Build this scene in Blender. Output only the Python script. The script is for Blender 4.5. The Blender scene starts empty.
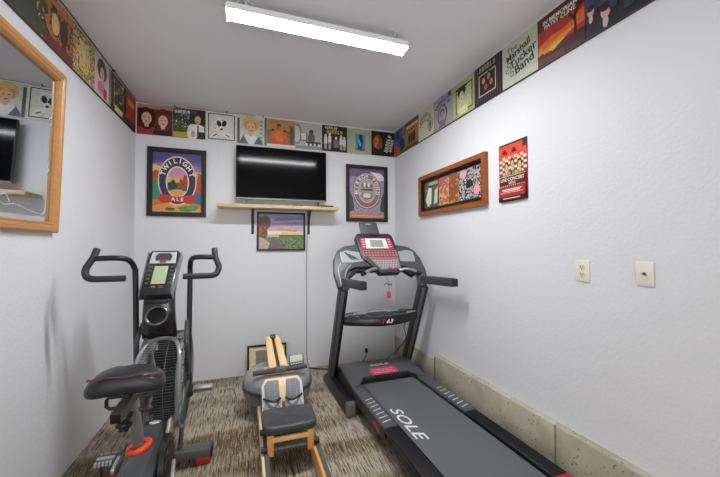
import bpy, bmesh, math, random
from mathutils import Vector, Matrix
random.seed(7)
SC = bpy.context.scene
COL = SC.collection
XL, H = -2.847, 2.867           # left wall x, ceiling height (right wall x=0, back wall y=0)
YF = -6.6                        # wall behind the camera
PI = math.pi

# ------------------------------------------------------------------ camera
def make_camera():
    f, yaw, pitch, roll = 330.303, .32935, .024561, -.003415
    fw = Vector((math.sin(yaw)*math.cos(pitch), math.cos(yaw)*math.cos(pitch), math.sin(pitch)))
    r = Vector((math.cos(yaw), -math.sin(yaw), 0)); u = r.cross(fw)
    r2 = r*math.cos(roll)+u*math.sin(roll); u2 = -r*math.sin(roll)+u*math.cos(roll)
    cam = bpy.data.cameras.new('camera'); o = bpy.data.objects.new('camera', cam); COL.objects.link(o)
    m = Matrix((r2, u2, -fw)).transposed().to_4x4(); m.translation = (-1.782, -3.838, 1.396)
    o.matrix_world = m
    cam.sensor_width = 36; cam.lens = f/720*36; cam.clip_start = .05
    SC.camera = o
make_camera()

# ------------------------------------------------------------------ world, exposure
w = bpy.data.worlds.new('world'); SC.world = w; w.use_nodes = True
w.node_tree.nodes['Background'].inputs[0].default_value = (.8, .85, 1, 1)
w.node_tree.nodes['Background'].inputs[1].default_value = .3
SC.view_settings.view_transform = 'Standard'; SC.view_settings.look = 'None'
SC.view_settings.gamma = 1; SC.view_settings.use_curve_mapping = False
SC.view_settings.exposure = 0.30
LAMP_MAIN = 96.0
LAMP_REAR = 15.0
al = bpy.data.lights.new('fill_light', 'AREA'); al.shape = 'RECTANGLE'; al.size = 2.5; al.size_y = 2.0; al.energy = 42  # unseen soft fill added behind the camera to brighten ceiling and walls
al.color = (1, .985, .97)
ao = bpy.data.objects.new('fill_light', al); COL.objects.link(ao)
ao.location = (-1.42, -6.1, 1.2); ao.rotation_euler = (math.radians(115), 0, 0)

# ------------------------------------------------------------------ materials
def srgb(c):
    if isinstance(c, str):
        c = c.lstrip('#'); c = [int(c[i:i+2], 16)/255 for i in (0, 2, 4)]
    return tuple((x/12.92 if x <= .04045 else ((x+.055)/1.055)**2.4) for x in c)+(1,)
_M = {}
def mat(c, rough=.5, metal=0, coat=0, var=0, scale=60, bump=0, spec=None):
    key = (str(c), rough, metal, coat, var, scale, bump)
    if key in _M: return _M[key]
    m = bpy.data.materials.new('surface'); m.use_nodes = True; nt = m.node_tree; b = nt.nodes['Principled BSDF']
    b.inputs['Base Color'].default_value = srgb(c); b.inputs['Roughness'].default_value = rough
    b.inputs['Metallic'].default_value = metal; b.inputs['Coat Weight'].default_value = coat
    if spec is not None: b.inputs['Specular IOR Level'].default_value = spec
    if var or bump:
        tc = nt.nodes.new('ShaderNodeTexCoord'); n = nt.nodes.new('ShaderNodeTexNoise')
        n.inputs['Scale'].default_value = scale; n.inputs['Detail'].default_value = 4
        nt.links.new(tc.outputs['Object'], n.inputs['Vector'])
        if var:
            mx = nt.nodes.new('ShaderNodeMix'); mx.data_type = 'RGBA'
            a = srgb(c); mx.inputs[6].default_value = tuple(x*(1-var) for x in a[:3])+(1,)
            mx.inputs[7].default_value = tuple(min(1, x*(1+var)) for x in a[:3])+(1,)
            nt.links.new(n.outputs[0], mx.inputs[0]); nt.links.new(mx.outputs[2], b.inputs['Base Color'])
        if bump:
            bp = nt.nodes.new('ShaderNodeBump'); bp.inputs['Strength'].default_value = bump; bp.inputs['Distance'].default_value = .004
            nt.links.new(n.outputs[0], bp.inputs['Height']); nt.links.new(bp.outputs[0], b.inputs['Normal'])
    _M[key] = m; return m
def busy(cols, scale=40, rough=.35, stretch=(1, 1, 1)):
    key = ('busy', tuple(cols), scale, stretch)
    if key in _M: return _M[key]
    m = bpy.data.materials.new('print'); m.use_nodes = True; nt = m.node_tree; b = nt.nodes['Principled BSDF']
    b.inputs['Roughness'].default_value = rough
    tc = nt.nodes.new('ShaderNodeTexCoord'); mp = nt.nodes.new('ShaderNodeMapping'); mp.inputs['Scale'].default_value = stretch
    n = nt.nodes.new('ShaderNodeTexNoise'); n.inputs['Scale'].default_value = scale; n.inputs['Detail'].default_value = 3
    cr = nt.nodes.new('ShaderNodeValToRGB'); cr.color_ramp.interpolation = 'CONSTANT'
    k = len(cols)
    while len(cr.color_ramp.elements) < k: cr.color_ramp.elements.new(.5)
    for i, c in enumerate(cols):
        e = cr.color_ramp.elements[i]; e.position = 0 if i == 0 else .36+.28*(i-1)/max(1, k-2) if k > 2 else .5
        e.color = srgb(c)
    nt.links.new(tc.outputs['Object'], mp.inputs[0]); nt.links.new(mp.outputs[0], n.inputs['Vector'])
    nt.links.new(n.outputs[0], cr.inputs[0]); nt.links.new(cr.outputs[0], b.inputs['Base Color'])
    _M[key] = m; return m
def wood(c1, c2, axis=0, scale=6, rough=.4, ring=14):
    key = ('wood', c1, c2, axis, scale, ring)
    if key in _M: return _M[key]
    m = bpy.data.materials.new('wood'); m.use_nodes = True; nt = m.node_tree; b = nt.nodes['Principled BSDF']
    b.inputs['Roughness'].default_value = rough
    tc = nt.nodes.new('ShaderNodeTexCoord'); mp = nt.nodes.new('ShaderNodeMapping')
    s = [ring, ring, ring]; s[axis] = 1.0; mp.inputs['Scale'].default_value = s
    n = nt.nodes.new('ShaderNodeTexNoise'); n.inputs['Scale'].default_value = scale; n.inputs['Detail'].default_value = 5
    n.inputs['Distortion'].default_value = .6
    mx = nt.nodes.new('ShaderNodeMix'); mx.data_type = 'RGBA'; mx.inputs[6].default_value = srgb(c1); mx.inputs[7].default_value = srgb(c2)
    nt.links.new(tc.outputs['Object'], mp.inputs[0]); nt.links.new(mp.outputs[0], n.inputs['Vector'])
    nt.links.new(n.outputs[0], mx.inputs[0]); nt.links.new(mx.outputs[2], b.inputs['Base Color'])
    _M[key] = m; return m
def emis(c, s):
    m = bpy.data.materials.new('lamp_glow'); m.use_nodes = True; b = m.node_tree.nodes['Principled BSDF']
    b.inputs['Base Color'].default_value = srgb(c); b.inputs['Emission Color'].default_value = srgb(c); b.inputs['Emission Strength'].default_value = s
    return m
def wall_paint(name, c, bump=.25, scale=55, marks=False):
    m = bpy.data.materials.new(name); m.use_nodes = True; nt = m.node_tree; b = nt.nodes['Principled BSDF']
    b.inputs['Roughness'].default_value = .55
    tc = nt.nodes.new('ShaderNodeTexCoord')
    n = nt.nodes.new('ShaderNodeTexNoise'); n.inputs['Scale'].default_value = scale; n.inputs['Detail'].default_value = 5; n.inputs['Roughness'].default_value = .6
    n2 = nt.nodes.new('ShaderNodeTexNoise'); n2.inputs['Scale'].default_value = 1.3; n2.inputs['Detail'].default_value = 2
    mx = nt.nodes.new('ShaderNodeMix'); mx.data_type = 'RGBA'; a = srgb(c)
    mx.inputs[6].default_value = tuple(x*.97 for x in a[:3])+(1,); mx.inputs[7].default_value = tuple(x*1.03 for x in a[:3])+(1,)
    bp = nt.nodes.new('ShaderNodeBump'); bp.inputs['Strength'].default_value = bump; bp.inputs['Distance'].default_value = .006
    for q in (n, n2): nt.links.new(tc.outputs['Object'], q.inputs['Vector'])
    nt.links.new(n2.outputs[0], mx.inputs[0]); nt.links.new(mx.outputs[2], b.inputs['Base Color'])
    nt.links.new(n.outputs[0], bp.inputs['Height']); nt.links.new(bp.outputs[0], b.inputs['Normal'])
    return m
def carpet_mat():
    m = bpy.data.materials.new('carpet'); m.use_nodes = True; nt = m.node_tree; b = nt.nodes['Principled BSDF']
    b.inputs['Roughness'].default_value = .95; b.inputs['Specular IOR Level'].default_value = .1
    N = nt.nodes.new; L = nt.links.new
    def mth(op, a, bb=None, cc=None):
        q = N('ShaderNodeMath'); q.operation = op
        for i, v in enumerate((a, bb, cc)):
            if v is None: continue
            if isinstance(v, (int, float)): q.inputs[i].default_value = v
            else: L(v, q.inputs[i])
        return q.outputs[0]
    tc = N('ShaderNodeTexCoord'); sp = N('ShaderNodeSeparateXYZ'); L(tc.outputs['Object'], sp.inputs[0])
    # slight waviness of the dash columns
    wv = N('ShaderNodeTexNoise'); wv.inputs['Scale'].default_value = 5; L(tc.outputs['Object'], wv.inputs['Vector'])
    x = mth('ADD', sp.outputs[0], mth('MULTIPLY', wv.outputs[0], .006)); y = sp.outputs[1]
    def dash(cw, cl, thr, seed):
        col = mth('FLOOR', mth('DIVIDE', x, cw))
        w1 = N('ShaderNodeTexWhiteNoise'); w1.noise_dimensions = '1D'; L(mth('ADD', col, seed), w1.inputs['W'])
        yy = mth('ADD', mth('DIVIDE', y, cl), mth('MULTIPLY', w1.outputs[0], 7.3))
        row = mth('FLOOR', yy)
        cx = N('ShaderNodeCombineXYZ'); L(col, cx.inputs[0]); L(row, cx.inputs[1]); cx.inputs[2].default_value = seed
        w2 = N('ShaderNodeTexWhiteNoise'); L(cx.outputs[0], w2.inputs['Vector'])
        return mth('GREATER_THAN', w2.outputs[0], thr)
    d1 = dash(.0038, .10, .84, 1.3); d2 = dash(.0032, .05, .90, 9.7)
    d = mth('MAXIMUM', d1, d2)
    lt = dash(.005, .06, .75, 31.0)
    big = N('ShaderNodeTexNoise'); big.inputs['Scale'].default_value = 1.6; big.inputs['Detail'].default_value = 1
    mp = N('ShaderNodeMapping'); mp.inputs['Scale'].default_value = (.35, 2.6, 1); L(tc.outputs['Object'], mp.inputs[0]); L(mp.outputs[0], big.inputs['Vector'])
    cr = N('ShaderNodeValToRGB'); L(big.outputs[0], cr.inputs[0])
    cr.color_ramp.elements[0].position = .42; cr.color_ramp.elements[0].color = srgb('#75664f')
    cr.color_ramp.elements[1].position = .56; cr.color_ramp.elements[1].color = srgb('#ada293')
    m0 = N('ShaderNodeMix'); m0.data_type = 'RGBA'; L(mth('MULTIPLY', lt, .55), m0.inputs[0]); L(cr.outputs[0], m0.inputs[6]); m0.inputs[7].default_value = srgb('#b5aa9a')
    m1 = N('ShaderNodeMix'); m1.data_type = 'RGBA'; L(mth('MULTIPLY', d, .8), m1.inputs[0]); L(m0.outputs[2], m1.inputs[6]); m1.inputs[7].default_value = srgb('#43382e')
    L(m1.outputs[2], b.inputs['Base Color'])
    fn = N('ShaderNodeTexNoise'); fn.inputs['Scale'].default_value = 260; L(tc.outputs['Object'], fn.inputs['Vector'])
    bp = N('ShaderNodeBump'); bp.inputs['Strength'].default_value = .5; bp.inputs['Distance'].default_value = .004
    L(fn.outputs[0], bp.inputs['Height']); L(bp.outputs[0], b.inputs['Normal'])
    return m
def concrete_mat():
    m = bpy.data.materials.new('concrete'); m.use_nodes = True; nt = m.node_tree; b = nt.nodes['Principled BSDF']
    b.inputs['Roughness'].default_value = .85; N = nt.nodes.new; L = nt.links.new
    tc = N('ShaderNodeTexCoord')
    n = N('ShaderNodeTexNoise'); n.inputs['Scale'].default_value = 5; n.inputs['Detail'].default_value = 6; L(tc.outputs['Object'], n.inputs['Vector'])
    cr = N('ShaderNodeValToRGB'); cr.color_ramp.elements[0].position = .35; cr.color_ramp.elements[0].color = srgb('#a49f8a')
    cr.color_ramp.elements[1].position = .6; cr.color_ramp.elements[1].color = srgb('#bab6a2'); L(n.outputs[0], cr.inputs[0])
    v = N('ShaderNodeTexVoronoi'); v.inputs['Scale'].default_value = 34; L(tc.outputs['Object'], v.inputs['Vector'])
    n2 = N('ShaderNodeTexNoise'); n2.inputs['Scale'].default_value = 7; n2.inputs['Detail'].default_value = 3; L(tc.outputs['Object'], n2.inputs['Vector'])
    lt = N('ShaderNodeMath'); lt.operation = 'LESS_THAN'; lt.inputs[1].default_value = .2; L(v.outputs['Distance'], lt.inputs[0])
    g = N('ShaderNodeMath'); g.operation = 'GREATER_THAN'; g.inputs[1].default_value = .49; L(n2.outputs[0], g.inputs[0])
    mu = N('ShaderNodeMath'); mu.operation = 'MULTIPLY'; L(lt.outputs[0], mu.inputs[0]); L(g.outputs[0], mu.inputs[1])
    mu2 = N('ShaderNodeMath'); mu2.operation = 'MULTIPLY'; mu2.inputs[1].default_value = .75; L(mu.outputs[0], mu2.inputs[0])
    mx = N('ShaderNodeMix'); mx.data_type = 'RGBA'; L(mu2.outputs[0], mx.inputs[0]); L(cr.outputs[0], mx.inputs[6]); mx.inputs[7].default_value = srgb('#5e5845')
    L(mx.outputs[2], b.inputs['Base Color'])
    bp = N('ShaderNodeBump'); bp.inputs['Strength'].default_value = .5; bp.inputs['Distance'].default_value = .005; bp.invert = True
    L(mu.outputs[0], bp.inputs['Height']); L(bp.outputs[0], b.inputs['Normal'])
    return m
def see_through(c, alpha, rough=.1):
    m = mat(c, rough, var=.011*(1+alpha)); m.node_tree.nodes['Principled BSDF'].inputs['Alpha'].default_value = alpha
    return m

# ------------------------------------------------------------------ mesh builder
class MB:
    def __init__(s, sharp=35): s.v = []; s.f = []; s.m = []; s.mats = []; s.sharp = sharp
    def mi(s, m):
        if m is None: return 0
        if m not in s.mats: s.mats.append(m)
        return s.mats.index(m)
    def add(s, vs, fs, m=None):
        k = len(s.v); s.v += [Vector(v) for v in vs]; s.f += [[k+i for i in f] for f in fs]; s.m += [s.mi(m)]*len(fs); return s
    def addbm(s, bm, m=None):
        bm.verts.index_update(); s.add([v.co.copy() for v in bm.verts], [[v.index for v in f.verts] for f in bm.faces], m); bm.free(); return s
    def box(s, c, d, rot=None, bev=0, m=None, seg=2):
        bm = bmesh.new(); bmesh.ops.create_cube(bm, size=1)
        for v in bm.verts: v.co = Vector((v.co.x*d[0], v.co.y*d[1], v.co.z*d[2]))
        if bev: bmesh.ops.bevel(bm, geom=bm.edges[:], offset=min(bev, min(d)*.45), segments=seg, affect='EDGES', profile=.5)
        M = Matrix.Translation(c)
        if rot is not None:
            if not isinstance(rot, Matrix):
                from mathutils import Euler
                rot = Euler([math.radians(a) for a in rot]).to_matrix()
            M = M @ rot.to_4x4()
        bmesh.ops.transform(bm, matrix=M, verts=bm.verts[:]); return s.addbm(bm, m)
    def bar(s, p0, p1, wid, hgt, up=(0, 0, 1), bev=.003, m=None):   # rectangular bar between two points; wid across, hgt along up
        p0 = Vector(p0); p1 = Vector(p1); d = (p1-p0); L = d.length; d.normalize(); x = d.cross(Vector(up)).normalized(); z = x.cross(d)
        R = Matrix((x, d, z)).transposed(); return s.box((p0+p1)/2, (wid, L, hgt), R, bev, m)
    def tube(s, pts, r, seg=12, closed=False, m=None, cap=True):
        P = [Vector(p) for p in pts]; n = len(P); rr = r if isinstance(r, (list, tuple)) else [r]*n
        rings = []; prev = None
        for i in range(n):
            if closed: t = P[(i+1) % n]-P[i-1]
            else: t = P[min(i+1, n-1)]-P[max(i-1, 0)]
            t.normalize()
            if prev is None:
                a = Vector((0, 0, 1)) if abs(t.z) < .9 else Vector((1, 0, 0)); x = t.cross(a).normalized()
            else:
                x = prev-t*prev.dot(t); x.normalize()
            prev = x; y = t.cross(x)
            rings.append([P[i]+(x*math.cos(2*PI*k/seg)+y*math.sin(2*PI*k/seg))*rr[i] for k in range(seg)])
        return s.loft(rings, closed, m, cap)
    def loft(s, rings, closed=False, m=None, cap=True):
        n = len(rings); g = len(rings[0]); vs = [p for r in rings for p in r]; fs = []
        for i in range(n if closed else n-1):
            j = (i+1) % n
            for k in range(g): fs.append([i*g+k, i*g+(k+1) % g, j*g+(k+1) % g, j*g+k])
        if cap and not closed: fs += [list(range(g))[::-1], [(n-1)*g+k for k in range(g)]]
        return s.add(vs, fs, m)
    def cyl(s, p0, p1, r, seg=20, r2=None, m=None): return s.tube([p0, p1], [r, r if r2 is None else r2], seg, m=m)
    def prism(s, poly, o, u, v, t, m=None, bev=0):                  # polygon (a,b) -> o+a*u+b*v, extruded by vector t
        o = Vector(o); u = Vector(u); v = Vector(v); t = Vector(t); bm = bmesh.new()
        vs = [bm.verts.new(o+u*a+v*b) for a, b in poly]; f = bm.faces.new(vs)
        r = bmesh.ops.extrude_face_region(bm, geom=[f]); bmesh.ops.translate(bm, vec=t, verts=[q for q in r['geom'] if isinstance(q, bmesh.types.BMVert)])
        if bev: bmesh.ops.bevel(bm, geom=bm.edges[:], offset=bev, segments=2, affect='EDGES', profile=.5)
        bmesh.ops.recalc_face_normals(bm, faces=bm.faces[:]); return s.addbm(bm, m)
    def frame(s, o, u, v, t, w, h, b, m=None):                      # rectangular frame, width b, outer w x h
        o = Vector(o); u = Vector(u); v = Vector(v); t = Vector(t)
        out = [(0, 0), (w, 0), (w, h), (0, h)]; inn = [(b, b), (w-b, b), (w-b, h-b), (b, h-b)]
        vs = [o+u*a+v*c for a, c in out]+[o+u*a+v*c+t for a, c in out]+[o+u*a+v*c for a, c in inn]+[o+u*a+v*c+t for a, c in inn]
        fs = []
        for i in range(4):
            j = (i+1) % 4; fs += [[i, j, 4+j, 4+i], [4+i, 4+j, 12+j, 12+i], [12+i, 12+j, 8+j, 8+i], [8+i, 8+j, j, i]]
        return s.add(vs, fs, m)
    def sphere(s, c, r, m=None, seg=16):
        bm = bmesh.new(); bmesh.ops.create_uvsphere(bm, u_segments=seg, v_segments=seg//2+2, radius=1)
        r = r if isinstance(r, (tuple, list)) else (r, r, r)
        for v in bm.verts: v.co = Vector((v.co.x*r[0]+c[0], v.co.y*r[1]+c[1], v.co.z*r[2]+c[2]))
        return s.addbm(bm, m)
    def text(s, txt, M, size, m=None, ext=.0006, shear=0, sx=1, align='CENTER', thick=0):
        cu = bpy.data.curves.new('t', 'FONT'); cu.body = txt; cu.size = size; cu.extrude = ext; cu.shear = shear
        cu.align_x = align; cu.align_y = 'CENTER'; cu.offset = thick; cu.resolution_u = 3
        o = bpy.data.objects.new('t', cu); COL.objects.link(o); bpy.context.view_layer.update()
        me = o.to_mesh(); S = Matrix.Diagonal((sx, 1, 1, 1))
        s.add([M @ S @ v.co for v in me.vertices], [list(p.vertices) for p in me.polygons], m)
        o.to_mesh_clear(); bpy.data.objects.remove(o); bpy.data.curves.remove(cu); return s
    def build(s, name, m=None, parent=None, loc=None, M=None, world=False, smooth=True, **tags):
        me = bpy.data.meshes.new(name)
        mats = s.mats or [m]
        if m is not None and s.mats and m not in s.mats: pass
        vs = s.v; inv = None
        o = bpy.data.objects.new(name, me); COL.objects.link(o)
        if parent is not None:
            o.parent = parent
            if world:
                inv = root_matrix(parent).inverted()
        else:
            if M is not None: o.matrix_world = M
            elif loc is not None:
                o.location = loc; inv = Matrix.Translation(loc).inverted()
            else:
                lo = [min(v[i] for v in vs) for i in range(3)]; hi = [max(v[i] for v in vs) for i in range(3)]
                l = Vector(((lo[0]+hi[0])/2, (lo[1]+hi[1])/2, lo[2])); o.location = l; inv = Matrix.Translation(l).inverted()
        if inv is not None: vs = [inv @ v for v in vs]
        me.from_pydata([tuple(v) for v in vs], [], s.f)
        for q in mats: me.materials.append(q)
        if s.mats: me.polygons.foreach_set('material_index', s.m)
        if smooth:
            me.polygons.foreach_set('use_smooth', [True]*len(me.polygons)); me.set_sharp_from_angle(angle=math.radians(s.sharp))
        me.update()
        for k, v in tags.items(): o[k] = v
        return o
def root_matrix(o):
    M = o.matrix_basis.copy(); p = o.parent
    while p is not None: M = p.matrix_basis @ M; p = p.parent
    return M
def tag(o, label=None, cat=None, group=None, kind=None):
    if label: o['label'] = label
    if cat: o['category'] = cat
    if group: o['group'] = group
    if kind: o['kind'] = kind
    return o
def thing(name, label, cat, loc=(0, 0, 0), rz=0, group=None, M=None):
    o = bpy.data.objects.new(name, None); COL.objects.link(o); o.empty_display_size = .05
    if M is not None: o.matrix_world = M; o.matrix_basis = M
    else: o.location = loc; o.rotation_euler = (0, 0, rz); o.matrix_basis = Matrix.Translation(loc) @ Matrix.Rotation(rz, 4, 'Z')
    return tag(o, label, cat, group)
def basis(o, u, v):
    u = Vector(u); v = Vector(v); n = u.cross(v); M = Matrix((u, v, n)).transposed().to_4x4(); M.translation = o; return M
def arc(c, r, a0, a1, n, plane='xz'):
    out = []
    for i in range(n+1):
        a = math.radians(a0+(a1-a0)*i/n); x = math.cos(a)*r; y = math.sin(a)*r
        out.append({'xz': (c[0]+x, c[1], c[2]+y), 'yz': (c[0], c[1]+x, c[2]+y), 'xy': (c[0]+x, c[1]+y, c[2])}[plane])
    return out
def smooth_path(pts, n=5):
    P = [Vector(p) for p in pts]; out = []
    for i in range(len(P)-1):
        p0 = P[max(i-1, 0)]; p1 = P[i]; p2 = P[i+1]; p3 = P[min(i+2, len(P)-1)]
        for k in range(n):
            t = k/n; out.append(.5*((2*p1)+(-p0+p2)*t+(2*p0-5*p1+4*p2-p3)*t*t+(-p0+3*p1-3*p2+p3)*t**3))
    out.append(P[-1]); return out

# ================================================================== THE ROOM
wallm = wall_paint('wall_paint', '#dbdcde', .38); ceilm = wall_paint('ceiling_paint', '#e6e6ea', .12, 40)
def struct(name, mb, m): o = mb.build(name, m); o['kind'] = 'structure'; return o
T = .12
struct('floor', MB().box(((XL)/2, YF/2, -.06), (-XL+2*T, -YF+2*T, .12)), carpet_mat())
struct('ceiling', MB().box(((XL)/2, YF/2, H+.06), (-XL+2*T, -YF+2*T, .12)), ceilm)
struct('wall_back', MB().box((XL/2, T/2, H/2), (-XL+2*T, T, H)), wallm)
struct('wall_right', MB().box((T/2, YF/2, H/2), (T, -YF, H)), wallm)
struct('wall_left', MB().box((XL-T/2, YF/2, H/2), (T, -YF, H)), wallm)
struct('wall_front', MB().box((XL/2, YF-T/2, H/2), (-XL+2*T, T, H)), wallm)
conc = concrete_mat()
# concrete stem wall along the right wall (recess near the back corner, joint further on)
sill = MB().box((-.026, -1.67, .167), (.052, 1.31, .334), bev=.004).box((-.026, -4.42, .167), (.052, 4.16, .334), bev=.004)
sill.box((-.02, -2.333, .165), (.04, .02, .33))
s_ = struct('trim_1', sill, conc)
struct('trim_2', MB().box((-.006, -.505, .135), (.012, 1.0, .27), bev=.003), conc)
struct('trim_3', MB().box((-.030, -1.008, .160), (.050, .02, .32)), mat('#84725a', .8, var=.2, scale=20, bump=.2))

# ------------------------------------------------------------------ ceiling lights
def ceiling_lamp(loc, label, strength, hook):
    t = thing('ceiling_light', label, 'light', loc)
    h = MB().box((0, 0, .028), (1.17, .122, .022), bev=.004, m=None)
    h.box((0, -.058, .011), (1.17, .005, .022)).box((0, .058, .011), (1.17, .005, .022))
    h.box((-.588, 0, .012), (.006, .112, .05), bev=.002).box((.588, 0, .012), (.006, .112, .05), bev=.002)
    h.build('housing', mat('#f2f2f2', .4), t)
    MB().box((0, 0, .009), (1.165, .106, .022), bev=.004, seg=3).build('diffuser', emis('#fbfcff', strength), t)
    if hook:
        for sx in (.50, -.50):
            wv = MB(); wv.tube([(sx-.03, -.05, .041), (sx-.012, -.05, .072), (sx, -.05, .080), (sx+.012, -.05, .072), (sx+.03, -.05, .041)], .0035, 6)
            wv.tube([(sx-.07, -.075, .080), (sx, -.05, .083), (sx+.06, -.06, .050)], .0025, 6)
            wv.build('hanger', mat('#d0d0d0', .5), t)
    return t
ceiling_lamp((-1.318, -1.755, 2.783), 'long white LED strip light hanging from the ceiling', LAMP_MAIN, True)

# ================================================================== PRINTED ART
E_ = .0005
class Art:
    def __init__(s, w, h, bg, thick=.003, back='#2a2826', pos=(0, 0, 0)):
        s.w = w; s.h = h; s.b = MB(); s.z = pos[2]+thick; s.k = 0; s.p = pos
        s.b.box((pos[0]+w/2, pos[1]+h/2, pos[2]+thick/2), (w, h, thick), m=mat(back, .6))
        s.R(bg, 0, 0, 1, 1)
    def m(s, c): return c if isinstance(c, bpy.types.Material) else mat(c, .38, var=.28, scale=38)
    def poly(s, c, pts):
        s.k += 1; z = s.z+s.k*E_*.5; vs = [(s.p[0]+min(1, max(0, x))*s.w, s.p[1]+min(1, max(0, y))*s.h, z) for x, y in pts]
        s.b.add(vs, [list(range(len(vs)))], s.m(c)); return s
    def R(s, c, x0, y0, x1, y1): return s.poly(c, [(x0, y0), (x1, y0), (x1, y1), (x0, y1)])
    def E(s, c, x, y, rx, ry, a=0, n=18):
        a = math.radians(a); pts = []
        for i in range(n):
            q = 2*PI*i/n; px = rx*math.cos(q); py = ry*math.sin(q); pts.append((x+px*math.cos(a)-py*math.sin(a), y+px*math.sin(a)+py*math.cos(a)))
        return s.poly(c, pts)
    def fr(s, c, x0, y0, x1, y1, t):
        for q in ((x0, y0, x1, y0+t), (x0, y1-t, x1, y1), (x0, y0, x0+t, y1), (x1-t, y0, x1, y1)): s.R(c, *q)
        return s
    def T(s, c, txt, x, y, size, rot=0, sx=1, shear=0, thick=0):
        s.k += 1; z = s.z+s.k*E_*.5
        M = Matrix.Translation((s.p[0]+x*s.w, s.p[1]+y*s.h, z)) @ Matrix.Rotation(math.radians(rot), 4, 'Z')
        s.b.text(txt, M, size, s.m(c), ext=0, shear=shear, sx=sx, thick=thick); return s
    def scrawl(s, c, x, y, n, h, rot=0, seed=3):                    # lettering too small to read in the photo: separate little strokes
        rr = random.Random(seed); w_ = h*.62; ca = math.cos(math.radians(rot)); sa = math.sin(math.radians(rot))
        for i in range(n):
            ox = (i-(n-1)/2)*w_*1.25
            def q(px, py): px += ox; return (x+px*ca-py*sa, y+px*sa+py*ca)
            s.poly(c, [q(-w_*.45, -h*.5), q(-w_*.15, -h*.5), q(-w_*.12, h*.5), q(-w_*.42, h*.5)]); k0 = s.k
            yy = rr.choice((-.42, .0, .34)); s.poly(c, [q(-w_*.45, h*yy), q(w_*.4, h*yy), q(w_*.4, h*(yy+.16)), q(-w_*.45, h*(yy+.16))])
            if rr.random() < .6: s.poly(c, [q(w_*.15, -h*.5), q(w_*.42, -h*.5), q(w_*.42, h*.4), q(w_*.15, h*.4)])
            s.k = k0-1
        s.k += 3; return s
    def ring_scrawl(s, c, n, x, y, rx, ry, a0, a1, h):
        for i in range(n):
            t_ = a0+(a1-a0)*i/(n-1); s.scrawl(c, x+rx*math.cos(math.radians(t_)), y+ry*math.sin(math.radians(t_)), 1, h, t_-90, i); s.k -= 3
        s.k += 3; return s
    def ring_text(s, c, txt, x, y, rx, ry, a0, a1, size, flip=False, thick=0):
        n = len(txt)
        for i, ch in enumerate(txt):
            a = a0+(a1-a0)*(i/(n-1) if n > 1 else .5); q = math.radians(a)
            s.k -= 1
            s.T(c, ch, x+rx*math.cos(q), y+ry*math.sin(q), size, a-90 if not flip else a+90, thick=thick)
            if ch != ' ': pass
        s.k += 1; return s
    def person(s, x, y, k, skin, hair, cloth, long=False):
        s.poly(cloth, [(x-k*1.3, max(0, y-k*2.6)), (x-k*1.15, y-k*1.45), (x-k*.4, y-k*1.05), (x+k*.4, y-k*1.05), (x+k*1.15, y-k*1.45), (x+k*1.3, max(0, y-k*2.6))])
        if long: s.E(hair, x, y-k*.25, k*1.05, k*1.35)
        s.R(skin, x-k*.25, y-k*1.25, x+k*.25, y-k*.6)
        s.E(hair, x, y+k*.25, k*.85, k*.95)
        s.E(skin, x, y-k*.1, k*.6, k*.85)
        dk = '#2b1a14'
        for d in (-.25, .25): s.E(dk, x+k*d, y+.02*k, k*.12, k*.07, n=8)
        s.E('#8c4038', x, y-k*.5, k*.2, k*.08, n=8); return s
    def done(s, name, M=None, parent=None, **tags): return s.b.build(name, None, parent, M=M, smooth=False, **tags)

S = .315; ZB = 2.538
def back_M(x, z, y=0.): return basis((x, y-.0005, z), (1, 0, 0), (0, 0, 1))
def right_M(y, z): return basis((-.0005, y, z), (0, -1, 0), (0, 0, 1))     # y is the far (left) edge
def left_M(y, z): return basis((XL+.0005, y, z), (0, 1, 0), (0, 0, 1))     # y is the near (left) edge
W = S-.003
def album(M, label, fn, group, bg='#222222'):
    a = Art(W, W, bg); fn(a); o = a.done('record_sleeve', M); tag(o, label, 'record sleeve', group); return o
GB, GR, GL = 'record sleeves along the back wall', 'record sleeves along the right wall', 'record sleeves along the left wall'
# ---- back wall, left to right
def b0(a):
    a.R(busy(['#7a4a3a', '#3a1c1a', '#9a6a50'], 14), 0, 0, 1, 1)
    a.R('#b08a70', 0, .86, 1, 1)
    a.E('#2a1512', .24, .56, .24, .34); a.E('#5a2018', .72, .55, .26, .34)
    a.person(.27, .56, .24, '#e0b49a', '#2c1814', '#a03040', True); a.person(.74, .50, .23, '#e2b8a4', '#6e241c', '#3c1c22', True)
def b1(a):
    a.R(busy(['#e6e4dc', '#20241f', '#56604c', '#cfcdc4'], 45), 0, .25, 1, 1)
    a.R('#3c5a34', 0, 0, .5, .33); a.R(busy(['#3c8a40', '#c8a030', '#23381f'], 50), .02, .02, .5, .2)
    a.scrawl('#f4f2e8', .3, .88, 6, .10); a.R('#1c1c20', .52, .5, 1, 1)
    a.R('#8c2a3a', .55, .86, .72, .98)
    a.E('#e8e4dc', .6, .2, .16, .3); a.person(.76, .66, .16, '#d8a884', '#3a2214', '#e9e6e0'); a.poly('#30405a', [(.74, .1), (.8, .1), (.79, .45), (.75, .45)])
    a.E('#caa080', .62, .16, .06, .12)
def b2(a):
    a.R('#d9d8cc', 0, 0, 1, 1); a.fr('#161616', .07, .05, .93, .95, .03)
    a.E(busy(['#151515', '#e8e6dc', '#3a3a3a'], 70), .5, .55, .23, .32); a.E('#161616', .42, .6, .07, .12, 20); a.E('#161616', .58, .62, .07, .12, -20)
    a.E('#efeee4', .5, .42, .09, .12); a.E('#161616', .5, .42, .05, .04)
    a.E('#efeee4', .27, .2, .14, .07, 30); a.E('#efeee4', .72, .2, .14, .07, -30); a.E('#161616', .3, .2, .09, .02, 30); a.E('#161616', .7, .2, .09, .02, -30)
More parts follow.
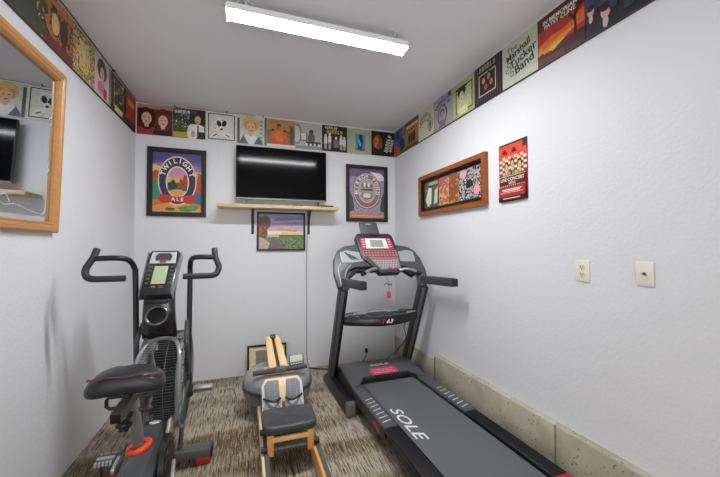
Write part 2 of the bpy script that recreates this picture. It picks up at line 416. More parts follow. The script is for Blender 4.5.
def b3(a):
    a.R('#cfd0c4', 0, 0, 1, 1)
    for i in range(6): a.R('#8c927c', .76, .1+i*.14, .86, .17+i*.14)
    a.R('#5c6470', .92, 0, 1, 1); a.R('#44504c', 0, 0, .08, .9)
    a.E('#d8b070', .46, .72, .3, .27); a.person(.45, .6, .25, '#e2b48c', '#c8964c', '#e8e4e0')
    a.poly('#55606c', [(.05, 0), (.2, .3), (.38, .0)]); a.poly('#55606c', [(.9, 0), (.72, .3), (.55, .0)])
    a.E('#d9b26e', .45, .86, .22, .09)
def b4(a):
    a.R('#8c6a40', 0, 0, 1, 1); a.R('#b08a50', .0, .6, 1, 1); a.scrawl('#d84028', .3, .9, 5, .10)
    a.E('#d8602c', .42, .38, .22, .3); a.R('#c8501f', .12, .12, .74, .38); a.R('#e07038', .3, .2, .55, .58)
    a.E('#2a1a14', .42, .76, .07, .08); a.E('#a06a40', .42, .72, .05, .06)
    for x in (.2, .62): a.E('#33241a', x, .58, .05, .06); a.E('#d8602c', x, .42, .09, .14)
    a.R('#5c4a30', .8, .1, .95, .8); a.R('#e2d8c0', 0, 0, 1, .08)
def b5(a):
    a.R('#b4b3ae', 0, 0, 1, 1); a.E('#8a8a86', .05, .55, .2, .4); a.E('#cfcec8', .05, .55, .13, .3)
    a.R('#6a6a66', .2, .3, .45, .62); a.R('#d8d8d2', .22, .35, .4, .6)
    a.E('#2a2a2a', .6, .66, .08, .1); a.E('#5c5c58', .6, .42, .14, .22); a.R('#3c3c3a', .4, .22, .95, .3)
    for i in range(7): a.R('#1e1e1e' if i % 2 else '#e0e0da', .4+i*.075, .14, .46+i*.075, .22)
    a.R('#8c8c88', 0, 0, 1, .12)
def b6(a):
    a.R('#17161a', 0, 0, 1, 1); a.scrawl('#e8e6e0', .36, .91, 7, .09); a.scrawl('#d8c030', .5, .76, 6, .14)
    for x, k in ((.14, .5), (.3, .55), (.75, .5), (.88, .45)):
        a.E('#cfcdc6', x, k+.1, .05, .06); a.R('#dad8d0', x-.06, k-.22, x+.06, k+.04); a.R('#9a9892', x-.05, .08, x+.05, k-.2)
    a.R('#6c6a66', .45, .15, .65, .45); a.E('#e0ded6', .55, .52, .05, .06)
def b7(a):
    a.R('#a9ad94', 0, 0, 1, 1); a.R('#bcae4c', .3, .1, .78, .84); a.R('#4a90c0', .34, .14, .74, .8)
    a.poly('#1c3c5c', [(.42, .18), (.6, .2), (.66, .5), (.62, .68), (.5, .72), (.46, .5)]); a.E('#2a2020', .55, .72, .07, .06); a.E('#60a8d4', .5, .45, .06, .15, 20)
    a.R('#1c3c5c', .5, .15, .72, .2)
def b8(a):
    a.R('#141012', 0, 0, 1, 1); a.E('#1c0c08', .3, .55, .3, .42); a.E('#8c4428', .27, .52, .2, .34); a.E('#c46a40', .22, .55, .11, .24)
    for x in (.18, .36): a.E('#1a0a08', x, .58, .05, .025)
    a.E('#1a0c0a', .27, .22, .17, .13); a.E('#b0503c', .27, .3, .07, .03); a.E('#2a120c', .27, .42, .03, .05)
    a.scrawl('#e6e2dc', .70, .52, 6, .16, 75); a.scrawl('#e6e2dc', .86, .45, 5, .14, 75, 8)
bl = [('record sleeve showing two dark-haired women, in the left corner of the back wall', b0), ('record sleeve with a black-and-white crowd and a man in a tie', b1),
      ('cream record sleeve with a black-framed ink drawing of a dog', b2), ('record sleeve with a fair-haired person, above the left end of the television', b3),
      ('brown record sleeve with figures in orange clothes', b4), ('grey record sleeve of a person at a piano keyboard', b5),
      ('black record sleeve with standing white figures and yellow lettering', b6), ('pale green record sleeve with a blue figure in a yellow border', b7),
      ('black record sleeve with a bearded face lit orange, next to the right corner', b8)]
x0 = XL+.012
for i, (lb, fn) in enumerate(bl): album(back_M(x0+i*S, ZB), lb, fn, GB)
# ---- right wall, from the back corner towards the camera
def r0(a):
    a.R(busy(['#c8c0b0', '#5c6470', '#a09a90'], 20), 0, 0, 1, 1); a.poly('#d85a2c', [(0, 0), (.5, 0), (.25, .4), (0, .45)])
    a.E('#2c5cb0', .5, .55, .2, .3); a.E('#1c2a50', .7, .3, .2, .25); a.E('#2a2a40', .35, .75, .08, .1); a.scrawl('#2c2c40', .5, .91, 7, .10)
def r1(a):
    a.R('#c09038', 0, 0, 1, 1); a.R('#4a3a2c', 0, .86, 1, 1); a.R('#e0c890', .06, .76, .95, .84); a.R('#a87424', .06, .06, .95, .74)
    for x in (.3, .5, .68): a.E('#24242c', x, .35, .09, .22); a.E('#caa07c', x, .6, .045, .055); a.E('#2c2018', x, .66, .06, .035)
    a.R('#5c3c1c', .0, 0, 1, .1)
def r2(a):
    a.R('#cfccb4', 0, 0, 1, 1); a.ring_scrawl('#4c4a40', 9, .45, .55, .34, .25, 160, 30, .13); a.ring_scrawl('#4c4a40', 7, .42, .38, .32, .25, 150, 40, .11)
    a.E('#3a3830', .78, .38, .15, .24); a.E('#cfc8b0', .78, .38, .12, .21); a.E('#4c4438', .78, .36, .06, .17)
def r3(a):
    a.R(busy(['#8c889c', '#a8a4b0', '#787488'], 10), 0, 0, 1, 1); a.ring_scrawl('#3c3844', 9, .5, .62, .36, .24, 160, 20, .14)
    a.E('#5c5864', .48, .42, .27, .33); a.E('#b8a8a8', .48, .4, .2, .27); a.person(.48, .42, .15, '#b09c9c', '#4a3c40', '#7c7480'); a.R('#2e3c44', .8, .82, .97, .97)
def r4(a):
    a.R('#b6ba84', 0, 0, 1, 1); a.fr('#1e2018', .18, .12, .92, .84, .035); a.R('#c6caa0', .22, .16, .88, .8)
    a.E('#1c1c18', .45, .7, .2, .12); a.person(.45, .58, .17, '#d8d8b0', '#20201c', '#d6d890'); a.E('#1e1e1a', .45, .8, .3, .04); a.R('#e4e6b8', .3, .05, .72, .24)
def r5(a):
    a.R('#1e1a1e', 0, 0, 1, 1)
    for i in range(12): a.R('#6c646c', .04+i*.08, .03, .055+i*.08, .97)
    a.R('#1e1a1e', .15, .72, .85, .97); a.R('#d8ccb0', .18, .18, .8, .74); a.R('#2a1c18', .21, .21, .77, .71)
    for x, y, c in ((.36, .55, '#caa084'), (.55, .6, '#b88c70'), (.45, .36, '#8c6a54'), (.64, .42, '#d86a6c')): a.E('#1a1210', x, y+.03, .085, .1); a.E(c, x, y, .06, .08)
    a.scrawl('#c8bca0', .5, .87, 6, .13)
def r6(a):
    a.R('#c3c8b4', 0, 0, 1, 1); a.T('#30343a', 'The', .3, .82, .06, 12); a.T('#262a30', 'Marshall', .47, .70, .068, 12, sx=.95, thick=.002)
    a.T('#262a30', 'Tucker', .6, .52, .080, 12, thick=.002); a.T('#262a30', 'Band', .64, .33, .085, 12, thick=.002)
    a.E('#3c4048', .22, .5, .07, .05, n=10); a.E('#c3c8b4', .22, .5, .05, .032, n=10); a.E('#3c4048', .2, .38, .09, .05, 20); a.E('#c3c8b4', .2, .38, .07, .034, 20); a.E('#3c4048', .3, .26, .05, .07, n=10); a.E('#c3c8b4', .3, .26, .032, .05, n=10)
def r7(a):
    a.R('#5c1414', 0, 0, 1, 1); a.R('#a82a14', 0, .3, 1, .72); a.poly('#d8601c', [(0, .42), (.3, .52), (.6, .5), (1, .66), (1, .4), (.5, .34), (0, .25)])
    a.poly('#e09028', [(.1, .3), (.55, .42), (.9, .44), (.55, .3), (.15, .22)]); a.poly('#e8b838', [(.2, .26), (.5, .34), (.62, .32), (.35, .2)])
    a.poly('#3c0e14', [(0, 0), (1, 0), (1, .3), (.6, .22), (0, .14)]); a.poly('#6c1a18', [(0, .05), (.6, .04), (.6, .12), (0, .16)])
    a.poly('#240a0c', [(.8, .15), (.86, .15), (.84, .6), (.8, .6)])
    for q in ([(.8, .5), (.68, .72), (.7, .73), (.83, .55)], [(.82, .55), (.95, .78), (.93, .8), (.8, .6)], [(.81, .58), (.8, .85), (.82, .85), (.84, .58)]): a.poly('#240a0c', q)
    a.poly('#d8a030', [(.02, .22), (.12, .28), (.1, .4), (.03, .34)]); a.T('#f2e8dc', 'IN MEMORIAM', .5, .85, .036, thick=.001); a.T('#f2e8dc', 'PATSY CLINE', .5, .75, .036, thick=.001)
def r8(a):
    a.R('#14141a', 0, 0, 1, 1); a.R(busy(['#14141a', '#3a4460', '#202430'], 18), 0, .45, 1, 1)
    for x, y, k in ((.1, .45, .06), (.35, .3, .08), (.62, .62, .09), (.82, .75, .08)): a.E('#d8a0a0', x, y, k, k*1.5); a.E('#201818', x, y+k, k*1.1, k); a.E('#c8b0a8', x, y-k*2.2, k*.6, k*1.3)
    for x, y, k in ((.22, .72, .06), (.48, .5, .06), (.72, .4, .07), (.92, .45, .06)): a.R('#2c3448', x-k, max(0, y-k*4), x+k, y-k); a.E('#3a2420', x, y+k*.5, k, k); a.E('#cfa490', x, y, k*.8, k*1.1)
def r9(a):
    a.R('#8c5c34', 0, 0, 1, 1); a.R('#c8a060', .1, .1, .9, .8); a.person(.5, .5, .2, '#d8b090', '#5a3a20', '#4c3c5c')
rl = [('narrow-looking grey and blue record sleeve, right wall, tight in the back corner', r0), ('ochre record sleeve with a row of dark figures', r1), ('cream record sleeve with arched script and an oval portrait', r2),
      ('mauve-grey record sleeve with a portrait under arched letters', r3), ('pale green record sleeve with a figure in a dark hat', r4), ('black striped record sleeve with a framed group picture', r5),
      ('pale record sleeve lettered The Marshall Tucker Band', r6), ('red sunset record sleeve lettered In Memoriam Patsy Cline', r7), ('black record sleeve with pale faces, beyond the red sunset sleeve', r8), ('tan record sleeve partly out of view at the top right', r9)]
for i, (lb, fn) in enumerate(rl[:9]): album(right_M(-.012-i*S, ZB), lb, fn, GR)
# ---- left wall, from the back corner towards the camera
def l0(a):
    a.R('#1c1c1c', 0, 0, 1, 1); a.R('#b02a20', .12, .2, .95, .95); a.R('#c83a28', .12, .55, .95, .95); a.R('#d8b040', .3, .66, .8, .8); a.E('#3a2418', .6, .12, .25, .1)
def l1(a):
    a.R('#2c2c28', 0, 0, 1, 1); a.R('#d8c840', .18, .15, .9, .72); a.E('#e8dc70', .4, .82, .25, .12); a.E('#3a3a30', .5, .5, .12, .2); a.R('#e0d48c', .25, .05, .8, .2)
    a.R(busy(['#d8c840', '#3a3428', '#eee6b0'], 20), .2, .2, .88, .95)
def l2(a):
    a.R('#d8cfc4', 0, 0, 1, 1); a.R('#8c8478', .84, 0, 1, 1); a.E('#4a2a24', .42, .7, .28, .26); a.person(.42, .62, .2, '#e0b8a4', '#4a2420', '#d87c94'); a.R('#a83c50', .5, .05, .7, .3)
def l3(a):
    a.R(busy(['#4a6030', '#c8b848', '#7c4a2c', '#d8d0a0', '#3c3a24'], 22), 0, 0, 1, 1); a.E(busy(['#8c4a6c', '#d8c070', '#34402c'], 30), .5, .5, .28, .34); a.E('#d8c8a0', .5, .55, .09, .12)
def l4(a):
    a.R(busy(['#5c2418', '#a86a30', '#3a1814', '#c89848'], 16), 0, 0, 1, 1); a.R('#6c2018', .0, 0, 1, .2); a.R(busy(['#303c70', '#c88040', '#20243c'], 24), 0, .82, 1, 1); a.E('#d8b870', .35, .5, .13, .2); a.E('#3c1c14', .65, .5, .15, .25)
def l5(a):
    a.R('#3c403e', 0, 0, 1, 1); a.poly('#4c98b0', [(0, .6), (.5, .5), (.55, .85), (.1, 1), (0, 1)]); a.poly('#24382c', [(0, 0), (.25, .1), (.2, .6), (0, .7)])
    a.R(busy(['#c8a838', '#34401c', '#e0cf80'], 22), .78, .0, 1, .75); a.R('#2c3470', .72, .75, 1, 1); a.E('#e8a838', .7, .88, .09, .07)
ll = [('red record sleeve, left wall, tight in the back corner', l0), ('yellow and black record sleeve on the left wall', l1), ('cream record sleeve with a woman in pink', l2),
      ('green and yellow speckled record sleeve on the left wall', l3), ('brown and red record sleeve, second sleeve from the top left corner of the photo', l4), ('dark grey record sleeve with a teal corner, at the top left edge', l5)]
for i, (lb, fn) in enumerate(ll): album(left_M(-.012-(i+1)*S, ZB), lb, fn, GL)
# thin ledge strips that carry the sleeves
led = mat('#2a2a2a', .5)
struct('trim_4', MB().box((XL/2, -.006, ZB-.004), (-XL-.03, .010, .006)), mat('#d8d8d8', .5))
struct('trim_5', MB().box((-.006, -1.75, ZB-.004), (.010, 3.4, .006)), led)
struct('trim_6', MB().box((XL+.006, -1.2, ZB-.004), (.010, 2.3, .006)), led)
# cord with pins along the ceiling over the sleeves
cd = MB()
pts = [(XL+.02, -.01, 2.862)]
for i in range(0, 12): pts.append((XL+.05+i*.1, -.012, 2.861-.009*abs(math.sin(i*PI/5))))
cd.tube(pts, .0022, 6)
cd.tube([(XL+.012, -.02-i*.16, 2.861-.004*(i % 2)) for i in range(11)], .0035, 6)
for x in (-2.50, -2.0, -1.62): cd.cyl((x, 0, 2.858), (x, -.02, 2.862), .006, 8)
cd.cyl((XL, -.62, 2.858), (XL+.02, -.62, 2.862), .006, 8)
tag(cd.build('string_light_cord', mat('#1c2030', .5)), 'thin dark cord pinned along the ceiling edge above the sleeves', 'cord')

# ------------------------------------------------------------------ framed pictures
def framed(name, M, label, w, h, b, depth, fm, art, mat_board=None, bevel_in=None, lean=None, cat='picture'):
    t = thing(name, label, cat, M=M)
    f = MB(); f.frame((0, 0, 0), (1, 0, 0), (0, 1, 0), (0, 0, depth), w, h, b)
    f.build('frame', fm, t, smooth=False)
    if bevel_in:
        g = MB(); g.frame((b, b, 0), (1, 0, 0), (0, 1, 0), (0, 0, depth*.7), w-2*b, h-2*b, bevel_in[0]); g.build('inner_frame', bevel_in[1], t, smooth=False); b += bevel_in[0]
    a = art(w-2*b, h-2*b, (b, b, .002)); a.done('print', parent=t)
    return t
blackf = mat('#0e0d0d', .5)
def twilight(w, h, p):
    a = Art(w, h, '#6c5c94', pos=p)
    a.R('#504c88', 0, .86, 1, 1); a.poly('#8c7cb4', [(0, .8), (.4, .86), (1, .78), (1, .68), (0, .66)]); a.R('#e0a060', 0, .55, 1, .7); a.poly('#e8c070', [(0, .55), (.25, .55), (.15, .76), (0, .8)])
    a.poly('#b04c2c', [(.72, .35), (1, .3), (1, .66), (.94, .68), (.9, .56), (.84, .62), (.78, .5)]); a.poly('#b8502c', [(0, .45), (.12, .5), (.14, .68), (.05, .7), (0, .66)])
    a.poly('#3a8a64', [(0, .14), (.16, .2), (.2, .42), (.08, .56), (0, .52)]); a.R('#c87438', 0, 0, 1, .2); a.poly('#d89048', [(0, .1), (.5, .2), (1, .08), (1, .0), (0, 0)])
    a.poly('#2c6c8c', [(.78, .16), (1, .14), (1, .34), (.86, .3)]); a.E('#3c8c44', .68, .06, .16, .05); a.E('#4ca050', .82, .08, .12, .05); a.E('#286838', .35, .05, .1, .03)
    a.E('#e0cf94', .5, .53, .40, .42, n=32); a.E('#2c3058', .5, .53, .375, .395, n=32); a.E('#e0cf94', .5, .51, .24, .27, n=32); a.E('#c88cb0', .5, .51, .215, .245, n=32)
    a.poly('#e8b058', [(.3, .5), (.7, .5), (.71, .58), (.29, .58)]); a.R('#2e6c4c', .30, .36, .7, .5)
    a.poly('#a83c24', [(.52, .42), (.7, .4), (.7, .62), (.64, .64), (.6, .54), (.55, .58)]); a.poly('#1e3828', [(.3, .46), (.42, .56), (.5, .44), (.4, .36)])
    a.poly('#d8a048', [(.36, .3), (.64, .3), (.6, .38), (.4, .38)])
    a.ring_text('#f4f0dc', 'TWILIGHT', .5, .53, .305, .335, 160, 20, .066, thick=.002)
    a.poly('#b83424', [(.1, .22), (.16, .3), (.5, .26), (.84, .3), (.9, .22), (.8, .14), (.5, .18), (.2, .14)]); a.T('#f4f0dc', 'A L E', .5, .215, .05, thick=.001)
    a.T('#f0e8c8', '', .5, .05, .05); return a
framed('framed_poster', back_M(-2.737, 1.712), 'black-framed desert poster lettered Twilight Ale on the back wall', .541, .704, .034, .028, blackf, twilight, bevel_in=(.012, mat('#2a2a2a', .2)))
def mirrorpond(w, h, p):
    a = Art(w, h, '#9a8ca4', pos=p)
    a.R('#6c5888', 0, .84, 1, 1); a.poly('#e0dcdc', [(.5, .84), (.62, .95), (.9, .93), (1, .86), (1, .78), (.4, .76)]); a.R(busy(['#5c6c60', '#8c8c90', '#a49cac', '#485850'], 25, stretch=(3, 1, 1)), 0, .1, 1, .6)
    a.poly('#3c4c44', [(0, .12), (.14, .16), (.1, .4), (.0, .55)]); a.poly('#3c4c44', [(1, .12), (.88, .16), (.92, .4), (1, .55)])
    a.R('#c47c64', 0, 0, 1, .09); a.R('#d89c7c', .03, .03, .97, .06)
    a.E('#4c3440', .5, .56, .40, .375, n=32); a.E('#d4c8c0', .5, .56, .385, .36, n=32); a.E('#8c707c', .5, .56, .365, .342, n=32); a.E('#d4c8c0', .5, .56, .25, .25, n=32); a.E('#a8a4a4', .5, .56, .235, .235, n=32)
    a.ring_text('#e8dfd8', 'MIRROR POND', .5, .56, .305, .295, 188, -8, .062, thick=.0015); a.ring_text('#c04434', 'PALE ALE', .5, .56, .305, .295, 225, 315, .058, flip=True, thick=.0015)
    for i in range(5): a.E('#e0dcd0' if i % 2 else '#77706c', .38+i*.06, .66+.02*(i % 2), .05, .045, n=10)
    a.R('#4c4a44', .33, .56, .67, .6); a.E('#77746c', .5, .46, .17, .08); a.E('#d8d4c8', .5, .47, .12, .05); a.R('#e6e2da', .4, .42, .6, .45); a.T('#d8ccc8', '', .5, .05, .03); return a
framed('framed_poster', back_M(-.651, 1.703), 'black-framed oval label poster lettered Mirror Pond, near the right corner', .543, .695, .034, .028, blackf, mirrorpond, bevel_in=(.010, mat('#3a3030', .3)))
def sunset(w, h, p):
    a = Art(w, h, '#b4a8c4', pos=p)
    a.R('#8c94bc', 0, .86, 1, 1); a.poly('#7c7ca4', [(.3, .8), (1, .86), (1, .92), (.4, .9)]); a.poly('#9c88ac', [(.2, .64), (1, .68), (1, .78), (.3, .74)]); a.R('#e8c88c', 0, .4, 1, .52); a.poly('#d89070', [(.3, .56), (.8, .5), (.9, .53), (.5, .6)])
    a.poly('#f4dc98', [(0, .42), (.5, .44), (.5, .5), (.0, .54)]); a.R('#3c6858', .45, .34, 1, .41); a.R(busy(['#2c4c34', '#4c6c40', '#7c8458', '#24342c'], 40), 0, 0, 1, .34)
    a.poly('#b4a498', [(0, 0), (.35, .0), (.3, .12), (.12, .3), (0, .34)]); a.poly('#6c5c54', [(.2, 0), (.62, 0), (.34, .3), (.28, .32)])
    a.R(busy(['#2c2420', '#7c3c24', '#b4623c', '#4c2c24'], 60), 0, .34, .15, .92); a.E(busy(['#2c2420', '#6c3c2c', '#8c7c8c'], 60), .14, .75, .12, .2); a.E(busy(['#2c2420', '#6c3c2c', '#8c7c8c'], 60), .12, .45, .07, .15); return a
framed('framed_picture', back_M(-1.680, 1.352, -.0), 'thin black-framed sunset seaside picture hanging under the shelf', .534, .434, .020, .022, blackf, sunset)
def triptych(w, h, p):
    a = Art(w, h, '#1c1c1c', pos=p)
    a.R(busy(['#2a2c28', '#55584e', '#8c8c80'], 12), .03, .07, .31, .93); a.poly('#d8dcc8', [(.05, .35), (.12, .75), (.18, .7), (.17, .2), (.1, .1)]); a.poly('#c8ccb8', [(.22, .15), (.29, .2), (.3, .7), (.24, .6)]); a.R('#b0a8a0', .12, .8, .3, .9)
    a.R(busy(['#c87c60', '#b4603c', '#d8a878', '#6c5040'], 22), .32, .07, .66, .93); a.R(busy(['#d8848c', '#b45c54', '#e0b0a0'], 30), .33, .65, .48, .92); a.R(busy(['#c87838', '#8c5430', '#d8a060'], 18), .5, .08, .65, .92)
    a.R(busy(['#e8e6e4', '#2c2c2c', '#b8a8ac', '#141414'], 34), .67, .07, .97, .93); a.E('#d8a0a8', .73, .8, .05, .12); a.E('#2a2a2a', .82, .5, .05, .12); a.E('#e09ca4', .92, .3, .04, .14)
    return a
framed('framed_picture', right_M(-.680, 1.716), 'wide wood-framed triptych of three prints on the right wall', 1.053, .420, .042, .036, wood('#7a3c1c', '#a8602c', 0, 4, .25), triptych, bevel_in=(.014, mat('#1c1412', .35)))
def gig(w, h, p):
    a = Art(w, h, '#8c3028', pos=p, thick=.0012)
    a.R('#d84c34', .03, .66, .97, .97); a.R('#2a1a18', 0, .97, 1, 1); a.R('#3a2420', .84, .86, .98, .97)
    for x in (.22, .55): a.poly('#5c1c14', [(x-.1, .82), (x+.1, .82), (x+.04, .9), (x-.04, .9)])
    for i in range(9):
        for j in range(7):
            if (i+j) % 2: a.R('#e8dcc0', .03+i*.105, .46+j*.045, .03+i*.105+.1, .46+j*.045+.042)
            a.k = max(4, a.k-1)
    a.k += 1
    a.ring_scrawl('#e8d060', 9, .5, .62, .38, .13, 150, 30, .05)
    for x, y in ((.28, .58), (.5, .62), (.76, .58)): a.person(x, y, .09, '#c8c090', '#1e1814', '#3c3424')
    a.scrawl('#b8b070', .5, .45, 10, .09)
    a.R('#5c1c1c', .04, .28, .96, .42); a.T('#f0d8d4', 'LIVE CONCERT', .5, .37, .032, thick=.0008); a.scrawl('#f0d8d4', .5, .31, 7, .045)
    for i in range(13): a.R('#e8c8a0', .05+i*.072, .425, .09+i*.072, .437)
    for i in range(13): a.R('#e8b890', .05+i*.072, .255, .09+i*.072, .27)
    a.R('#a83028', .04, .02, .96, .24); a.R('#f0dcd8', .16, .19, .86, .205); a.R('#f0dcd8', .2, .165, .8, .18); a.R('#e8c8c0', .1, .14, .9, .15); a.R('#2a1414', .04, .0, .96, .08); a.R('#e8d0cc', .2, .04, .8, .055)
    return a
o = gig(.265, .421, (0, 0, 0)).done('concert_poster', right_M(-1.852, 1.717)); tag(o, 'small red unframed concert poster on the right wall', 'poster')

# ------------------------------------------------------------------ wall plates
def plate(y, z, w, h): return thing
t = thing('electrical_outlet', 'ivory duplex power outlet plate on the right wall', 'outlet', M=right_M(-2.445, 1.196))
MB().box((.041, .060, .003), (.082, .120, .006), bev=.002).build('cover_plate', mat('#e4e2d0', .4), t)
for yy in (.040, .080):
    MB().cyl((.041, yy, .0055), (.041, yy, .009), .0165, 20).build('socket', mat('#d8d4bc', .4), t)
    MB().box((.035, yy+.003, .0092), (.0028, .010, .001)).box((.047, yy+.003, .0092), (.0028, .008, .001)).cyl((.041, yy-.008, .009), (.041, yy-.008, .0098), .003, 10).build('slots', mat('#2a2620', .6), t)
t = thing('cable_jack_plate', 'ivory single cable jack plate, right of the power outlet', 'wall plate', M=right_M(-2.756, 1.205))
MB().box((.037, .0575, .003), (.075, .115, .006), bev=.002).build('cover_plate', mat('#e2e0d2', .4), t)
MB().cyl((.037, .058, .006), (.037, .058, .010), .008, 6).cyl((.037, .058, .010), (.037, .058, .018), .0048, 14).build('connector', mat('#8c8674', .3, metal=.9), t)

# ------------------------------------------------------------------ wall mirror
mw, mh = 1.15, .925
t = thing('wall_mirror', 'large wall mirror in a wide oak frame on the left wall', 'mirror', M=basis((XL+.004, -1.462-mw, 1.480), (0, 1, 0), (math.sin(.028), 0, math.cos(.028))))
fr = MB(); prof = [(0, 0), (0, .022), (.012, .032), (.03, .034), (.042, .026), (.050, .030), (.058, .018), (.060, .006)]
rings = []
for (cx, cy, sx, sy) in ((0, 0, 1, 1), (mw, 0, -1, 1), (mw, mh, -1, -1), (0, mh, 1, -1)): rings.append([(cx+sx*a, cy+sy*a, z) for a, z in prof]+[(cx+sx*.058, cy+sy*.058, 0)])
g = len(rings[0]); vs = [p for r in rings for p in r]; fs = []
for i in range(4):
    j = (i+1) % 4
    for k in range(g-1): fs.append([i*g+k, j*g+k, j*g+k+1, i*g+k+1])
MB().add(vs, fs).build('frame', wood('#a8743a', '#c8935a', 0, 5, .35, 10), t, smooth=False)
mir = mat('#d9dde2', .02, metal=1)
b = .056; iw = .022
MB().box((mw/2, mh/2, .005), (mw-2*b-2*iw, mh-2*b-2*iw, .004)).build('mirror_glass', mir, t)
bv = MB(); i0 = [(b, b), (mw-b, b), (mw-b, mh-b), (b, mh-b)]; i1 = [(b+iw, b+iw), (mw-b-iw, b+iw), (mw-b-iw, mh-b-iw), (b+iw, mh-b-iw)]
bv.add([(x, y, .0035) for x, y in i0]+[(x, y, .007) for x, y in i1], [[i, (i+1) % 4, 4+(i+1) % 4, 4+i] for i in range(4)])
bv.build('bevel_edge', mir, t, smooth=False)
et = MB()
for (cx, cy) in ((mw-b-.05, .36), (mw-b-.05, .62)):
    et = MB(); et.tube(smooth_path([(cx, cy-.03, .0078), (cx+.012, cy-.01, .0078), (cx-.008, cy+.004, .0078), (cx+.01, cy+.02, .0078), (cx, cy+.04, .0078)], 4), .0014, 5); et.build('etched_knot', mat('#c4c9ce', .6), t)
et = MB(); pp = smooth_path([(mw-b-.34, .13, .0078), (mw-b-.37, .165, .0078), (mw-b-.41, .145, .0078), (mw-b-.38, .115, .0078), (mw-b-.30, .125, .0078), (mw-b-.18, .105, .0078), (mw-b-.07, .10, .0078), (mw-b-.05, .16, .0078), (mw-b-.055, .23, .0078)], 6)
et.tube(pp, .0018, 5)
et.build('etched_scroll', mat('#c4c9ce', .6), t)

# ------------------------------------------------------------------ shelf with television
t = thing('wall_shelf', 'pale pine wall shelf on two black brackets under the television', 'shelf', (-1.44, 0, 1.80))
MB().box((-1.437, -.128, 1.8225), (1.268, .25, .034), bev=.003).build('shelf_board', wood('#c8a878', '#dcc49a', 0, 5, .5), t, world=True)
for x in (-1.725, -1.105):
    bk = MB().box((x, -.004, 1.672), (.028, .006, .265)).box((x, -.09, 1.802), (.028, .175, .006))
    bk.tube([(x, -.008, 1.60), (x, -.05, 1.70), (x, -.15, 1.797)], .006, 8)
    bk.build('bracket', mat('#1c1c1e', .5), t, world=True)
t = thing('television', 'flat black television standing on the pine wall shelf', 'television', (-1.408, -.11, 1.8395))
MB().box((-1.408, -.095, 2.20), (.982, .032, .576), bev=.006).box((-1.408, -.07, 2.12), (.55, .045, .30), bev=.01).build('casing', mat('#101012', .35), t, world=True)
scr = mat('#030304', .09)
scr.node_tree.nodes['Principled BSDF'].inputs['IOR'].default_value = 1.22
MB().box((-1.408, -.1115, 2.207), (.966, .002, .548)).build('screen', scr, t, world=True)
MB().box((-1.408, -.113, 1.918), (.982, .004, .014)).box((-1.408, -.1155, 1.918), (.05, .002, .006)).build('bottom_bezel', mat('#8c8c92', .3, metal=.7), t, world=True)
for x in (-1.80, -1.02): MB().prism([(-.09, 0), (.09, 0), (.085, .008), (.02, .02), (.01, .075), (-.01, .075), (-.02, .02), (-.085, .008)], (x, -.102, 1.8395), (0, 1, 0), (0, 0, 1), (.016, 0, 0)).build('foot', mat('#1a1a1c', .4), t, world=True)
t.rotation_euler = (math.radians(-.5), 0, 0)
t = thing('streaming_box', 'small flat black streaming box at the right end of the shelf', 'streaming box', (-.93, -.185, 1.8395))
MB().box((0, 0, .011), (.13, .09, .018), bev=.004).build('case', mat('#161618', .4), t)
for sx, sy in ((-.05, -.03), (.05, -.03), (-.05, .03), (.05, .03)): MB().cyl((sx, sy, 0), (sx, sy, .004), .006, 10).build('foot', mat('#0c0c0c', .8), t)
t = thing('remote_control', 'small red and black remote lying before the television', 'remote', (-1.26, -.19, 1.8395))
MB().box((0, 0, .006), (.11, .035, .012), bev=.003).build('case', mat('#7c1c20', .5), t)
MB().box((-.02, 0, .0125), (.05, .024, .002)).build('keypad', mat('#1a1a1a', .6), t)
# cable dropping from the television
ca = MB(); ca.tube(smooth_path([(-1.118, -.03, 1.80), (-1.120, -.012, 1.55), (-1.130, -.008, 1.2), (-1.128, -.007, .7), (-1.125, -.009, .16), (-1.10, -.03, .03), (-1.05, -.045, .006), (-.98, -.06, .006)], 6), .0042, 8)
ca.box((-1.119, -.012, 1.64), (.014, .012, .022), bev=.003)
tag(ca.build('television_cable', mat('#77777a', .5)), 'thin cable hanging down the back wall from the shelf', 'cable')

# ================================================================== TREADMILL
CX = -.575
tm = thing('treadmill', 'large dark grey treadmill standing beside the right wall', 'treadmill', (CX, -1.6, 0))
def TB(name, mb, m=None, parent=None, **k): return mb.build(name, m, parent or tm, world=True, **k)
g_dk = mat('#303133', .45, var=.03, scale=200); g_md = mat('#4a4b4e', .42); g_lt = mat('#86888a', .4); blk = mat('#131314', .4); gloss = mat('#101012', .18)
white = mat('#e4e4e2', .45); redm = mat('#c02834', .4)
# running deck and belt
TB('deck_frame', MB().box((CX-.315, -1.62, .115), (.035, 1.80, .075), bev=.006).box((CX+.315, -1.62, .115), (.035, 1.80, .075), bev=.006)
   .box((CX, -2.50, .11), (.64, .04, .06), bev=.005).box((CX, -.74, .11), (.64, .04, .06), bev=.005), blk)
TB('running_deck', MB().box((CX, -1.78, .165), (.60, 1.45, .026), bev=.004), mat('#1c1c1c', .6))
belt = MB()
prof = arc((0, -1.09, .155), .038, 90, -90, 8, 'yz')[::-1]
loop = [(y, z) for _, y, z in arc((0, -1.09, .155), .038, -90, 90, 10, 'yz')]+[(y, z) for _, y, z in arc((0, -2.49, .155), .038, 90, 270, 10, 'yz')]
rings = [[(x, y, z) for y, z in loop] for x in (CX-.250, CX+.250)]
belt.loft(rings, cap=False)
bobj = TB('running_belt', belt, mat('#5a5c5e', .62, var=.05, scale=300, bump=.15))
lg = MB(); lg.text('SOLE', basis((CX-.185, -1.765, .1945), (.0, -1, 0), (1, 0, 0)), .113, ext=.0003, shear=.25, sx=1.6, thick=.001)
TB('belt_lettering', lg, white, bobj, label='white lettering SOLE on the running belt')
